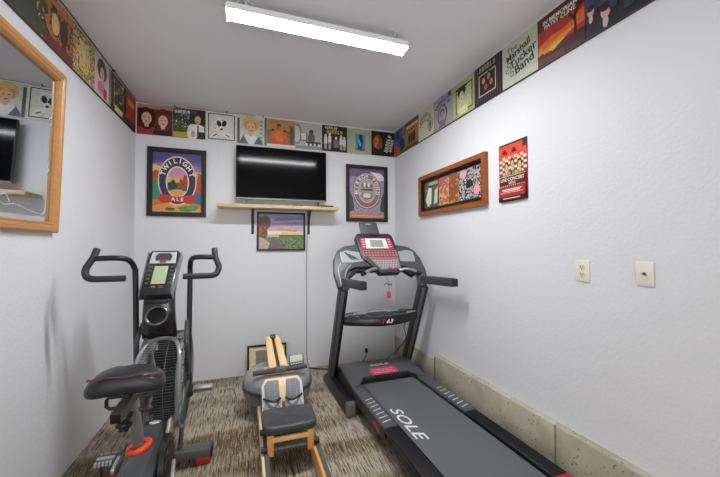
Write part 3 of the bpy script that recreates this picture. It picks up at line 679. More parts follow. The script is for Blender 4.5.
# roller covers / foot rails
for sgn, nm in ((-1, 'left'), (1, 'right')):
    xo = CX+sgn*.318
    r = MB(); r.box((xo, -1.465, .200), (.104, .69, .026), bev=.008)
    cov = TB('rail_cover', r, g_md)
    st = MB()
    for i in range(7):
        y = -1.42-i*.056; st.add([(xo-.034, y, .2134), (xo+.034, y+.020*(-sgn if 0 else 1), .2134), (xo+.034, y+.032, .2134), (xo-.034, y+.012, .2134)], [[0, 1, 2, 3]])
    TB('step_marks', st, mat('#c8c8c6', .5), cov)
    r2 = MB(); r2.box((xo, -2.165, .192), (.100, .72, .030), bev=.008)
    for k in range(7): r2.box((xo-.036+k*.012, -2.165, .2085), (.005, .71, .004), bev=.0015)
    TB('foot_rail', r2, mat('#131315', .45))
    TB('rail_end_cap', MB().box((xo, -2.545, .165), (.106, .05, .088), bev=.014), mat('#a81c24', .4))
    TB('rail_skirt', MB().prism([(-1.12, .12), (-1.12, .19), (-1.80, .19), (-1.82, .15), (-1.80, .12)], (xo+sgn*.040, 0, 0), (0, 1, 0), (0, 0, 1), (sgn*.010, 0, 0)), mat('#1c1c1d', .35))
    TB('warning_sticker', MB().prism([(-1.60, .15), (-1.70, .128), (-1.75, .14), (-1.66, .185)], (xo+sgn*.0515, 0, 0), (0, 1, 0), (0, 0, 1), (sgn*.0006, 0, 0)), redm)
# motor hood
hood = MB(25)
secs = []
for x, ins in ((CX-.365, .02), (CX-.345, .006), (CX-.30, 0), (CX-.22, 0), (CX, .0), (CX+.22, 0), (CX+.30, 0), (CX+.345, .006), (CX+.365, .02)):
    a = abs(x-CX); rear = -1.145 if a > .27 else (-1.02 if a < .23 else -1.08)
    if a < .1: rear = -1.015
    secs.append([(x, -.63+ins, .09), (x, -.66+ins, .20-ins), (x, -.73, .262-ins), (x, -.80, .278-ins), (x, -.95, .250-ins), (x, rear, .222-ins*.5 if a > .27 else .232), (x, rear, .198), (x, -.95, .09)])
hood.loft(secs)
ho = TB('motor_hood', hood, g_md)
TB('hood_edge', MB().tube([(CX-.268, -1.10, .212), (CX-.225, -1.035, .214), (CX, -1.03, .214), (CX+.225, -1.035, .214), (CX+.268, -1.10, .212)], .009, 8), blk, ho)
hm = basis((CX, -.975, .2455), (1, 0, 0), Vector((0, .15, .028)).normalized())
lb = MB(); lb.box((0, 0, 0), (.27, .115, .0015)); lb.v = [hm @ v for v in lb.v]; pl = TB('warning_label', lb, mat('#b83a50', .45), ho)
lt = MB()
for j in range(3):
    xx = -.105
    while xx < .09:
        L = random.uniform(.012, .03); lt.box((xx+L/2, .026-j*.026, .0012), (L, .009, .0006)); xx += L+.008
lt.v = [hm @ v for v in lt.v]; TB('label_print', lt, mat('#e8b8c0', .5), ho)
tx = MB(); tx.text('SOLE', basis((CX-.0, -.873, .2665), (1, 0, 0), Vector((0, .15, .028)).normalized()), .038, ext=.0003, sx=2.2, thick=.0008); TB('hood_lettering', tx, white, ho)
for hx in (CX-.372, CX+.360): TB('hood_skirt', MB().prism([(-.62, .05), (-.64, .19), (-.74, .25), (-.95, .235), (-1.15, .205), (-1.15, .08)], (hx, 0, 0), (0, 1, 0), (0, 0, 1), (.012, 0, 0)), mat('#1a1a1b', .3))
# base frame feet on the floor and uprights
UL, UR = -.975, -.165
for sgn, X in ((-1, UL), (1, UR)):
    b_ = MB(); b_.prism([(-.40, 0), (-.40, .05), (-.52, .12), (-.66, .125), (-.98, .105), (-1.20, .115), (-1.215, .10), (-1.215, 0)], (X-.038, 0, 0), (0, 1, 0), (0, 0, 1), (.076, 0, 0), bev=.008)
    TB('base_foot', b_, mat('#1e1e20', .4))
    TB('foot_end_cap', MB().box((X, -1.205, .062), (.080, .045, .118), bev=.010), mat('#6c6c6c', .4))
    z0, y0 = .10, -.60; z1, y1 = 1.02, -1.00
    up = MB(); up.bar((X, y0, z0), (X, y1, z1), .074, .090, up=(0, 1, 0), bev=.008); uo = TB('upright', up, mat('#17181a', .38))
    tr = MB(); d = Vector((0, y1-y0, z1-z0)).normalized(); nrm = Vector((0, -d.z, d.y))
    o1 = Vector((X-.014, y0, z0))+nrm*.045; o2 = Vector((X-.014, y1, z1))+nrm*.045
    tr.bar(o1, o2, .034, .008, up=(0, 1, 0), bev=.002); TB('upright_trim', tr, mat('#5c5e62', .35), uo)
TB('base_crossbar', MB().box((CX, -.66, .07), (.78, .05, .05), bev=.006), blk)
# handrails (grips reaching towards the user)
for X, yl in ((UL+.025, -1.44), (UR+.00, -1.50)):
    h = MB(); h.bar((X, -.97, 1.075), (X, yl, 1.095), .062, .074, bev=.020, m=None); ro = TB('handrail', h, mat('#3a3b3d', .5))
    TB('rail_end', MB().bar((X, yl-.002, 1.095), (X, yl-.014, 1.0955), .056, .066, bev=.005), blk, ro)
    j = MB(); j.bar((X, -.985, 1.00), (X, -.955, 1.115), .068, .088, up=(0, 1, 0), bev=.016); TB('joint_cover', j, g_md)
# console shell: traced to real size in the tilted console plane
cv = Vector((0, .25, .39)).normalized(); cu = Vector((1, 0, 0)); cn = cu.cross(cv); CO = Vector((-.56, -.95, 1.12))
def cp(a, b, n=0): return CO+cu*a+cv*b+cn*n
def cprism(poly, z0, z1, bev=0): return MB().prism(poly, CO+cn*z0, cu, cv, cn*(z1-z0), bev=bev)
shell = [(-.455, -.10), (-.475, .05), (-.455, .20), (-.41, .29), (-.34, .335), (-.20, .36), (.18, .36), (.34, .33), (.41, .285), (.455, .20), (.475, .05), (.455, -.10), (.395, -.10), (.375, .0), (.325, .075), (.25, .105), (-.25, .105), (-.325, .075), (-.375, .0), (-.395, -.10)]
co = TB('console_shell', cprism(shell, -.06, .0, .012), g_md)
TB('console_underside', cprism([(-.36, .02), (-.30, .115), (.30, .115), (.36, .02), (.33, .0), (.24, .07), (-.24, .07), (-.33, 0)], -.075, -.03, .006), blk, co)
for sgn in (-1, 1):
    po = [(sgn*.39, .26), (sgn*.32, .285), (sgn*.185, .255), (sgn*.17, .165), (sgn*.28, .150), (sgn*.385, .15)]
    if sgn < 0: po = po[::-1]
    tr_ = TB('side_tray', cprism(po, -.004, .003, .001), mat('#b4b8ba', .3, coat=.3), co)
    po2 = [(x*.94+sgn*.018, y*.9+.022) for x, y in po]
    TB('tray_recess', cprism(po2, .003, .0042), mat('#9a9ea0', .35), tr_)
for i in range(3): TB('water_line', cprism([(-.35+i*.03, .262-i*.02), (-.33+i*.03, .265-i*.02), (-.27+i*.03, .18), (-.29+i*.03, .18)], .004, .006), mat('#3c3e40', .5), co)
TB('shell_trim', MB().tube(smooth_path([cp(-.43, -.08, .003), cp(-.435, .08, .003), cp(-.40, .14, .003)], 5), .006, 8).tube(smooth_path([cp(-.30, .125, .004), cp(-.36, .06, .004), cp(-.385, -.03, .004)], 5), .005, 8), mat('#a4a6a8', .35), co)
# display mast
pn = TB('display_panel', cprism([(-.205, .44), (-.175, .475), (.165, .475), (.20, .44), (.215, .20), (.205, .05), (.17, .02), (-.03, .02), (-.08, .08), (-.19, .20)], -.05, .020, .010), g_dk)
TB('display_surround', cprism([(-.165, .415), (.160, .415), (.178, .285), (-.165, .285)], .0205, .0225), mat('#b03858', .35), pn)
sc = TB('screen_bezel', cprism([(-.115, .408), (.108, .408), (.118, .292), (-.118, .292)], .0226, .0240), mat('#d8dadc', .3), pn)
TB('lcd_screen', cprism([(-.066, .390), (.066, .390), (.070, .310), (-.070, .310)], .0241, .0252), mat('#8c9c90', .2), sc)
for sx in (-.140, .140):
    kp = MB()
    for j in range(4): kp.add([tuple(cp(sx-.014, .305+j*.028, .0232)), tuple(cp(sx+.014, .305+j*.028, .0232)), tuple(cp(sx+.014, .318+j*.028, .0232)), tuple(cp(sx-.014, .318+j*.028, .0232))], [[0, 1, 2, 3]])
    TB('side_keys', kp, mat('#e8a0b0', .4), pn)
k1 = TB('key_strip', cprism([(-.165, .275), (.190, .275), (.200, .205), (-.165, .205)], .0205, .0225), mat('#a8706a', .4), pn)
q = MB()
for i in range(11):
    for j in range(2): c = cp(-.145+i*.031, .226+j*.028, .0245); q.sphere(tuple(c), (.011, .007, .007), seg=8)
TB('round_keys', q, mat('#3c2c30', .4), k1)
k2 = TB('keypad', cprism([(-.115, .195), (.195, .195), (.190, .055), (-.02, .055)], .0205, .0225), mat('#7c7e84', .4), pn)
TB('keypad_band', cprism([(-.12, .190), (.195, .190), (.195, .165), (-.10, .165)], .0226, .0236), mat('#b05852', .4), k2)
q = MB()
for j in range(4):
    for i in range(9-j):
        c = cp(-.060+j*.02+i*.028, .150-j*.024, .0236); q.box(tuple(c), (.018, .012, .006), rot=Matrix((cu, cv, cn)).transposed())
TB('small_keys', q, mat('#a8acb4', .4), k2)
q = MB(); q.box(tuple(cp(.075, .066, .025)), (.045, .02, .008), rot=Matrix((cu, cv, cn)).transposed(), bev=.002).box(tuple(cp(.14, .066, .025)), (.045, .02, .008), rot=Matrix((cu, cv, cn)).transposed(), bev=.002)
TB('start_stop_keys', q, redm, k2)
TB('fan_vent', cprism([(-.05, .462), (.06, .462), (.065, .436), (-.055, .436)], .0205, .022), blk, pn)
TB('book_rest', cprism([(-.130, .468), (.070, .468), (.070, .61), (.055, .632), (-.115, .632), (-.130, .61)], -.012, .004, .004), mat('#4a4b4e', .45), pn)
q = MB()
for i in range(3): q.box(tuple(cp(-.05+i*.022, .60, .005)), (.014, .006, .002), rot=Matrix((cu, cv, cn)).transposed())
TB('book_rest_print', q, white, pn)
# pulse grips
for sgn in (-1, 1):
    q = MB(); q.tube(smooth_path([cp(-.05, .075, .0), cp(-.12, .05, .04), cp(-.225, .0, .05)] if sgn < 0 else [cp(.17, .05, 0), cp(.25, .045, .04), cp(.37, .0, .03)], 5), .016, 12)
    gp = TB('pulse_grip', q, mat('#a6a8aa', .3, metal=.7)); e = cp(-.225, 0, .05) if sgn < 0 else cp(.37, 0, .03); e0 = cp(-.20, .012, .047) if sgn < 0 else cp(.335, .015, .033)
    TB('grip_end', MB().cyl(e0, e+(e-e0)*.4, .019, 14), blk, gp)
# cross tray
yt = -.90
top = []; n = 16
for i in range(n+1):
    a = i/n; x = UL+.03+(UR-UL-.06)*a; top.append((x, -.055*math.sin(PI*a)))
def crosssec(off, zoff): return [(x, yt+o*1.2-off, .80-.055*math.sin(PI*i/n)*0+zoff) for i, (x, o) in enumerate(top)]
tray = MB(); rings = []
for i, (x, o) in enumerate(top):
    sg = math.sin(PI*i/n); yf = yt-.03-.10*sg; yb = yt+.05+.07*sg; zt = .755; zb = zt-.075-.012*sg
    rings.append([(x, yf, zb), (x, yf-.008, zt-.03), (x, yf+.006, zt), (x, yb, zt+.015), (x, yb, zt-.02)])
tray.loft(rings); ty = TB('cross_tray', tray, mat('#141415', .25))
TB('tray_top', MB().prism([(x, yt-.022-.098*math.sin(PI*i/n)) for i, (x, o) in enumerate(top)]+[(x, yt+.045+.068*math.sin(PI*i/n)) for i, (x, o) in reversed(list(enumerate(top)))], (0, 0, .838), (1, 0, 0), (0, 1, .09), (0, 0, .005)), g_lt, ty)
TB('tray_pocket', MB().prism([(CX-.13, -.985), (CX+.135, -.985), (CX+.075, -.865), (CX-.12, -.865)], (0, 0, .8435), (1, 0, 0), (0, 1, .09), (0, 0, .004)), blk, ty)
TB('side_pocket', MB().prism([(CX-.34, -.94), (CX-.17, -.955), (CX-.17, -.915), (CX-.30, -.905)], (0, 0, .8435), (1, 0, 0), (0, 1, .09), (0, 0, .004)), blk, ty)
TB('side_pocket', MB().prism([(CX+.17, -.93), (CX+.33, -.90), (CX+.33, -.87), (CX+.14, -.88)], (0, 0, .8435), (1, 0, 0), (0, 1, .09), (0, 0, .004)), blk, ty)
lm = basis((CX+.01, yt-.1395, .710), (1, 0, 0), (0, -.08, 1)); q = MB(); q.text('F', lm @ Matrix.Translation((-.040, 0, 0)), .052, shear=.3, sx=1.3, thick=.001); TB('tray_letter', q, redm, ty)
q = MB(); q.text('63', lm @ Matrix.Translation((.022, 0, 0)), .052, shear=.3, sx=1.3, thick=.001); TB('tray_number', q, white, ty)
# safety key on its cord
q = MB(); q.tube([cp(.03, -.01, .0), (-.528, -1.0, 1.05), (-.527, -1.0, .975)], .0018, 6); kk = TB('safety_cord', q, mat('#3c3c40', .6))
TB('cord_clip', MB().tube([(-.575, -1.0, 1.045), (-.55, -1.005, 1.058), (-.53, -1.0, 1.035), (-.51, -1.0, 1.05), (-.50, -1.0, 1.03)], .004, 6), blk, kk)
TB('safety_key', MB().prism([(-.012, 0), (.012, 0), (.020, -.03), (.016, -.062), (0, -.070), (-.016, -.062), (-.020, -.03)], (-.527, -1.0, .98), (1, 0, 0), (0, 0, 1), (0, .012, 0), bev=.003), mat('#d0305c', .4), kk, label='pink safety key')
cm = MB(); cm.tube(smooth_path([(-.24, -.93, .74), (-.27, -.80, .60), (-.22, -.74, .45), (-.28, -.70, .34), (-.34, -.68, .25)], 6), .004, 8)
cm.tube(smooth_path([(-.20, -.90, .74), (-.195, -.80, .60), (-.21, -.72, .44), (-.30, -.69, .32), (-.40, -.67, .24)], 6), .003, 8)
TB('console_wiring', cm, blk)
RZ = Matrix.Translation((CX, -.95, 0)) @ Matrix.Rotation(math.radians(1.0), 4, 'Z') @ Matrix.Translation((-CX, .95, 0)) @ Matrix.Translation((CX, -1.6, 0))
tm.location = RZ.translation; tm.rotation_euler = (0, 0, math.radians(1.0))
# power cord behind it
cb = MB(); cb.tube(smooth_path([(-1.12, -.03, .012), (-1.0, -.10, .008), (-.8, -.16, .008), (-.6, -.12, .008), (-.45, -.05, .02), (-.40, -.03, .10)], 6), .005, 8).box((-.40, -.02, .13), (.03, .03, .05), bev=.005)
tag(cb.build('power_cord', mat('#1a1a1a', .5)), 'black power cord lying on the carpet behind the treadmill', 'cord')

# ================================================================== WATER ROWER
RX = -1.52
rw = thing('rowing_machine', 'wooden rowing machine with a round grey water tank', 'rowing machine', (RX, -1.7, 0))
def RB(name, mb, m=None, parent=None, **k): return mb.build(name, m, parent or rw, world=True, **k)
ash = wood('#d4a868', '#ecc890', 1, 4, .4); ashp = wood('#dcbc88', '#efd8a8', 1, 4, .45); gtr = mat('#50565c', .4)
for sgn in (-1, 1):
    r = MB().box((RX+sgn*.156, -1.84, .100), (.040, 1.80, .090), bev=.004); ro = RB('rail', r, ashp if sgn < 0 else wood('#c8903c', '#e0b060', 1, 4, .4))
    RB('track', MB().box((RX+sgn*.156+.010, -1.86, .1475), (.026, 1.72, .006), bev=.002), gtr, ro)
    RB('rear_leg', MB().box((RX+sgn*.160, -2.69, .055), (.028, .05, .11), bev=.004), ash)
RB('front_crossbar', MB().box((RX, -1.17, .075), (.295, .05, .06), bev=.004), ash)
RB('rear_crossbar', MB().box((RX, -2.70, .10), (.295, .03, .06), bev=.004), ash)
RB('foot_base', MB().box((RX, -.72, .04), (.42, .06, .08), bev=.005), ash)
for sgn in (-1, 1): RB('side_beam', MB().bar((RX+sgn*.17, -.70, .07), (RX+sgn*.165, -1.20, .10), .028, .06), ash)
# tank
TC = Vector((-1.525, -.865, 0)); tk = MB(40); rg = []
for r_, z in ((.02, .10), (.20, .105), (.272, .13), (.282, .165), (.282, .215)):
    rg.append([(TC.x+r_*math.cos(2*PI*k/48), TC.y+r_*math.sin(2*PI*k/48), z) for k in range(48)])
tk.loft(rg); tl = RB('tank_lower', tk, see_through('#8a8c8e', .70, .10))
sm = MB(); sm.tube([(TC.x+.288*math.cos(2*PI*k/48), TC.y+.288*math.sin(2*PI*k/48), .219) for k in range(48)], .008, 8, closed=True)
sm.tube([(TC.x+.288*math.cos(2*PI*k/48), TC.y+.288*math.sin(2*PI*k/48), .238) for k in range(48)], .007, 8, closed=True); RB('tank_seam', sm, mat('#4a4b4c', .3))
tk = MB(40); rg = []
for r_, z in ((.282, .238), (.284, .27), (.274, .31), (.245, .338), (.20, .352), (.10, .358), (.02, .36)):
    rg.append([(TC.x+r_*math.cos(2*PI*k/48), TC.y+r_*math.sin(2*PI*k/48), z) for k in range(48)])
tk.loft(rg); tu = RB('tank_upper', tk, see_through('#a8aaac', .72, .10))
pdm = MB(); pdm.cyl((TC.x, TC.y, .10), (TC.x, TC.y, .32), .018, 16)
for a in (0, 60, 120): pdm.box((TC.x, TC.y, .17), (.40, .012, .07), rot=(0, 0, a))
RB('tank_paddle', pdm, mat('#2c2c2e', .4), tl)
RB('tank_water', MB().cyl((TC.x, TC.y, .093), (TC.x, TC.y, .20), .24, 40), see_through('#506068', .5, .05), tl)
# top frame (pair of pale planks with the strap between them)
for sgn in (-1, 1):
    q = MB(); q.prism([(sgn*.014, .0), (sgn*.078, .0), (sgn*.062, .27), (sgn*.048, .305), (sgn*.024, .305), (sgn*.012, .27)][::1 if sgn > 0 else -1], (RX-.012, -1.02, .385), (1, 0, 0), Vector((-.035, .22, .20)).normalized(), (0, -.012, .026), bev=.003)
    RB('top_plank', q, ash)
    RB('plank_bolt', MB().cyl((RX+sgn*.058, -.995, .405), (RX+sgn*.058, -1.01, .425), .011, 12), mat('#242424', .3, metal=.6))
RB('top_deck', MB().box((RX-.005, -.98, .372), (.24, .13, .020), rot=(4, 0, 0), bev=.003), ash)
RB('support_column', MB().prism([(-.70, .08), (-.78, .08), (-.86, .40), (-.84, .55), (-.80, .56)], (RX-.075, 0, 0), (0, 1, 0), (0, 0, 1), (.022, 0, 0)).prism([(-.70, .08), (-.78, .08), (-.86, .40), (-.84, .55), (-.80, .56)], (RX-.01, 0, 0), (0, 1, 0), (0, 0, 1), (.022, 0, 0)), ash)
q = MB(); q.bar((RX-.042, -.81, .585), (RX-.008, -1.02, .412), .030, .006, bev=.001); RB('pull_strap', q, mat('#3c2c28', .7))
RB('strap_pulley', MB().cyl((RX-.066, -.80, .592), (RX-.020, -.80, .592), .030, 24), mat('#2c2c30', .4))
# handle resting across the top
q = MB(); hz = .392
q.cyl((RX-.215, -1.055, hz-.004), (RX+.215, -1.055, hz+.010), .0200, 18); ha = RB('handle_bar', q, mat('#3c3e40', .55))
RB('handle_clasp', MB().box((RX, -1.055, hz+.006), (.085, .046, .043), bev=.006), mat('#5c6064', .35), ha)
# monitor
mo = MB().box((0, 0, 0), (.125, .02, .088), bev=.008); R_ = basis((RX+.135, -1.0, .445), (1, .0, .06), Vector((0, .5, .85)).normalized()) @ Matrix.Rotation(-PI/2, 4, 'X')
mo.v = [R_ @ v for v in mo.v]; mn = RB('monitor', mo, mat('#4c5054', .4))
q = MB().box((0, -.0105, .008), (.105, .002, .054), bev=.0005); q.v = [R_ @ v for v in q.v]; RB('monitor_screen', q, mat('#bcc4ae', .25), mn)
q = MB()
for i in range(5): q.box((-.042+i*.021, -.0108, -.033), (.013, .003, .009))
q.v = [R_ @ v for v in q.v]; RB('monitor_keys', q, mat('#c0c4c8', .4), mn)
RB('monitor_arm', MB().tube([(RX+.10, -.96, .37), (RX+.12, -.98, .39), (RX+.135, -.99, .41)], .009, 10), mat('#2c2c2e', .4))
# foot board
fv = Vector((0, .58, .81)).normalized(); FO = Vector((RX+.005, -1.265, .150)); fn_ = Vector((1, 0, 0)).cross(fv)
def fb(poly, z0, z1, bev=0): return MB().prism(poly, FO+fn_*z0, Vector((1, 0, 0)), fv, fn_*(z1-z0), bev=bev)
fo = RB('foot_board', fb([(-.15, 0), (.15, 0), (.15, .22), (.125, .255), (-.125, .255), (-.15, .22)], -.02, 0, .003), ashp)
for sg in (-1, 1): RB('foot_board_rim', fb([(sg*.155, -.01), (sg*.138, -.01), (sg*.138, .21), (sg*.155, .21)][::-sg], -.022, .004), mat('#c8ccce', .35), fo)
for sgn in (-1, 1):
    po = [(sgn*.022, .085), (sgn*.128, .085), (sgn*.136, .20), (sgn*.116, .235), (sgn*.030, .235)]
    fp = RB('foot_pad', fb(po if sgn > 0 else po[::-1], .0, .012, .002), mat('#777b80', .5), fo)
    q = MB()
    for i in range(2):
        for j in range(6): q.sphere(tuple(FO+Vector((sgn*(.058+i*.045), 0, 0))+fv*(.105+j*.021)+fn_*.0125), (.003, .003, .002), seg=8)
    RB('pad_dots', q, mat('#d8dadc', .4), fp)
    st = MB(); st.tube(smooth_path([tuple(FO+Vector((sgn*.02, 0, 0))+fv*.10+fn_*.012), tuple(FO+Vector((sgn*.07, 0, 0))+fv*.07+fn_*.05), tuple(FO+Vector((sgn*.145, 0, 0))+fv*.11+fn_*.012)], 6), .008, 8)
    RB('foot_strap', st, mat('#2c2e30', .5), fp)
    hp_ = [(sgn*.022, .0), (sgn*.140, .0), (sgn*.150, .05), (sgn*.128, .078), (sgn*.022, .078)]
    RB('heel_plate', fb(hp_[::sgn], .0, .010, .002), mat('#9a9ea2', .4), fo)
    RB('heel_rest', MB().prism([(sgn*.03, 0), (sgn*.13, 0), (sgn*.13, -.05), (sgn*.08, -.075), (sgn*.03, -.04)][::1 if sgn > 0 else -1], FO+fn_*.0, Vector((1, 0, 0)), Vector((0, -.9, .1)).normalized()*-1 if 0 else Vector((0, .85, .1)), Vector((0, 0, .012))), mat('#46494c', .5), fp)
RB('centre_buckle', MB().box((RX+.005, -1.290, .20), (.022, .02, .085), rot=(-38, 0, 0), bev=.004), mat('#303236', .4), fo)
RB('heel_plate', MB().box((RX, -1.36, .105), (.27, .17, .012), bev=.002), mat('#8c9094', .5))
# seat
se = MB(30); n = 40; rg = []
def padring(sx, sy, z):
    out = []
    for k in range(n):
        a = 2*PI*k/n; c = math.cos(a); s_ = math.sin(a); e = .28
        out.append((RX+.0+sx*math.copysign(abs(c)**e, c), -1.625+sy*math.copysign(abs(s_)**e, s_), z+.006*abs(c)))
    return out
for sx, sy, z in ((.140, .105, .250), (.158, .122, .253), (.166, .128, .262), (.168, .130, .285), (.163, .126, .298), (.150, .114, .304), (.08, .06, .302), (.01, .01, .301)): rg.append(padring(sx, sy, z))
se.loft(rg); RB('seat_pad', se, mat('#3c3e41', .38, bump=.1, scale=200))
for sgn in (-1, 1):
    RB('seat_leg', MB().prism([(sgn*.102, .25), (sgn*.142, .25), (sgn*.142, .125), (sgn*.104, .125)][::1 if sgn > 0 else -1], (RX, -1.745, 0), (1, 0, 0), (0, 0, 1), (0, .022, 0), bev=.002), mat('#d89c50', .4, var=.1, scale=30))
    RB('seat_leg', MB().prism([(sgn*.102, .25), (sgn*.142, .25), (sgn*.145, .155), (sgn*.112, .155)][::1 if sgn > 0 else -1], (RX, -1.53, 0), (1, 0, 0), (0, 0, 1), (0, .022, 0), bev=.002), mat('#d89c50', .4, var=.1, scale=30))
RB('seat_crossbar', MB().box((RX, -1.738, .222), (.22, .020, .030), bev=.003), ash)
RB('roller_plate', MB().box((RX, -1.695, .150), (.255, .035, .012), bev=.003), mat('#8c8e92', .4))
for y in (-1.735, -1.54):
    for sgn in (-1, 1): RB('roller', MB().cyl((RX+sgn*.140, y, .172), (RX+sgn*.176, y, .172), .0185, 16), mat('#1a1a1c', .4))
RB('roller_axle', MB().cyl((RX-.15, -1.735, .172), (RX+.15, -1.735, .172), .007, 10), mat('#3c3c40', .3, metal=.7))
RB('recoil_cord', MB().tube([(RX-.01, -1.76, .115), (RX-.005, -2.2, .105), (RX-.01, -2.66, .11)], .006, 8), blk)

# small framed picture standing on the carpet behind the rower
M_ = basis((-1.775, -.075, .006), (1, .0, .0), Vector((0, .055, .30)).normalized())
def small(w, h, p):
    a = Art(w, h, '#d8cc94', pos=p); a.R('#e2d8a4', 0, 0, 1, 1); a.R('#8c8080', .18, .0, .55, .86); a.E('#d8d0c8', .45, .3, .12, .06); a.R('#c8b478', .6, .05, .95, .9); return a
framed('framed_picture', M_, 'small black-framed picture standing on the floor behind the rowing machine', .415, .320, .020, .018, blackf, small)

# ================================================================== AIR BIKE
BX = -2.29
bk = thing('exercise_bike', 'dark grey fan exercise bike with moving handles beside the left wall', 'exercise bike', (BX, -1.75, 0))
def KB(name, mb, m=None, parent=None, **k): return mb.build(name, m, parent or bk, world=True, **k)
fr_g = mat('#2f3032', .38); fr_d = mat('#151617', .4); olive = mat('#77756a', .4); sil = mat('#b4b6b6', .3, metal=.6)
# stabilizers
for y, hw in ((-1.44, .295), (-2.42, .26)):
    so = KB('stabilizer', MB().box((BX, y, .078), (2*hw, .085, .060), bev=.010), mat('#55524e', .4))
    for sgn in (-1, 1):
        KB('rubber_foot', MB().box((BX+sgn*(hw-.05), y, .026), (.085, .075, .05), bev=.008), mat('#b02430', .5), so)
        KB('end_cap', MB().box((BX+sgn*(hw+.001), y, .078), (.014, .088, .064), bev=.006), fr_d, so)
KB('spine', MB().bar((BX, -1.44, .12), (BX, -2.42, .10), .075, .06, bev=.010), fr_g)
# body shroud around the crank
sh = MB(30); rg = []
for y, hw, z0, z1 in ((-1.50, .05, .14, .34), (-1.60, .075, .13, .385), (-1.75, .085, .13, .36), (-1.92, .080, .13, .335), (-2.08, .065, .13, .28), (-2.20, .045, .13, .20)):
    rg.append([(BX+hw, y, z0), (BX+hw, y, z1-.04), (BX+hw*.6, y, z1), (BX-hw*.6, y, z1), (BX-hw, y, z1-.04), (BX-hw, y, z0)])
sh.loft(rg); KB('body_shroud', sh, mat('#484a4c', .3, coat=.3))
KB('top_badge', MB().sphere((BX+.01, -1.62, .385), (.032, .022, .006), seg=14), mat('#d0d0cc', .3))
KB('shroud_fin', MB().prism([(-1.52, .30), (-1.60, .40), (-1.68, .415), (-1.80, .33), (-1.86, .20), (-1.70, .24)], (BX+.085, 0, 0), (0, 1, 0), (0, 0, 1), (.018, 0, 0), bev=.005), mat('#8c897c', .35))
KB('crank_cover', MB().cyl((BX+.090, -1.80, .245), (BX+.115, -1.80, .245), .140, 32).cyl((BX+.115, -1.80, .245), (BX+.121, -1.80, .245), .095, 28), fr_d)
for sgn, dy, dz in ((-1, .15, -.02), (1, -.17, -.07)):
    c0 = Vector((BX+sgn*.14, -1.80, .245)); c1 = c0+Vector((sgn*.02, dy*1.1, dz))
    KB('crank_arm', MB().bar(c0, c1, .018, .028), sil)
    pd = KB('pedal', MB().box(c1+Vector((sgn*.062, 0, 0)), (.090, .075, .022), bev=.004), mat('#5a5a5a', .5))
    q = MB()
    for i in range(5): q.box(c1+Vector((sgn*(.028+i*.017), .042, .004)), (.009, .012, .022)).box(c1+Vector((sgn*(.028+i*.017), -.042, .004)), (.009, .012, .022))
    q.box(c1+Vector((sgn*.062, .0, .013)), (.082, .02, .006)); KB('pedal_teeth', q, mat('#b8b8b4', .4), pd)
# seat post, collar, slider, saddle
KB('seat_post', MB().bar((BX-.020, -1.78, .28), (BX-.025, -1.915, .67), .046, .052, up=(0, 1, 0), bev=.012), olive)
KB('post_collar', MB().tube([(BX-.022+.044*math.cos(2*PI*k/24), -1.80+.048*math.sin(2*PI*k/24), .350+.012*math.cos(2*PI*k/24)) for k in range(24)], .017, 10, closed=True), mat('#e8482c', .35), label='bright orange collar ring')
sl = KB('seat_slider', MB().bar((BX-.026, -2.13, .655), (BX-.008, -1.83, .700), .046, .048, bev=.006), mat('#5a5850', .35))
KB('slider_end', MB().bar((BX-.0262, -2.133, .6546), (BX-.0261, -2.127, .6555), .040, .042, bev=.004), mat('#0c0c0c', .3), sl)
q = MB(); q.cyl((BX-.03, -1.90, .58), (BX-.03, -2.00, .57), .012, 10)
for k in range(6):
    a = 2*PI*k/6; q.sphere((BX-.03+.022*math.cos(a), -2.01, .57+.022*math.sin(a)), (.012, .016, .012), seg=8)
q.sphere((BX-.03, -2.01, .57), .022, seg=10); KB('adjust_knob', q, fr_d)
q = MB(); q.cyl((BX+.01, -1.93, .60), (BX+.045, -1.93, .60), .010, 10).sphere((BX+.05, -1.93, .60), .017, seg=10); KB('adjust_knob', q, mat('#4c4a44', .3, metal=.5))
KB('saddle_clamp', MB().cyl((BX-.022, -2.0, .68), (BX-.022, -2.0, .735), .019, 14).box((BX-.022, -2.0, .735), (.07, .09, .018), bev=.004), fr_d)
sd = MB(60); rg = []; nn = 32
SX, SY, SZ = BX-.012, -2.02, .750
prof_ = [(-.112, .090, .022, -.004), (-.106, .122, .038, -.004), (-.09, .140, .048, -.002), (-.06, .151, .053, .0), (-.02, .154, .054, .0), (.02, .146, .053, .002), (.05, .124, .048, -.004), (.08, .090, .042, -.008), (.11, .062, .036, -.012), (.14, .045, .030, -.018), (.165, .032, .024, -.022), (.176, .014, .012, -.024)]
for dy, hw, hgt, lift in prof_:
    ring = []
    for k in range(nn):
        a = 2*PI*k/nn; cx = math.cos(a); sz = math.sin(a); ex = math.copysign(abs(cx)**.7, cx); ez = math.copysign(abs(sz)**.8, sz)
        dip = -.010*math.exp(-(ex*hw/.03)**2)*(1 if sz > .2 and dy < .1 else 0)
        ring.append((SX+ex*hw, SY+dy, SZ+.042+lift+ez*hgt*(1 if sz > 0 else .85)-.030*(ex*hw/.158)**2+dip))
    rg.append(ring)
sd.loft(rg)
tilt = Matrix.Translation((SX, SY, SZ)) @ Matrix.Rotation(math.radians(2), 4, 'Y') @ Matrix.Rotation(math.radians(7), 4, 'Z') @ Matrix.Translation((-SX, -SY, -SZ))
sd.v = [tilt @ v for v in sd.v]
so = KB('saddle', sd, mat('#26272a', .36, bump=.08, scale=150))
q = MB()
for sgn in (-1, 1):
    q.tube(smooth_path([tilt @ Vector((SX+sgn*a, SY+b_, SZ+c_)) for a, b_, c_ in ((.150, .0, .050), (.143, -.055, .062), (.118, -.085, .074), (.07, -.098, .082), (.015, -.100, .076))], 5), .0035, 6)
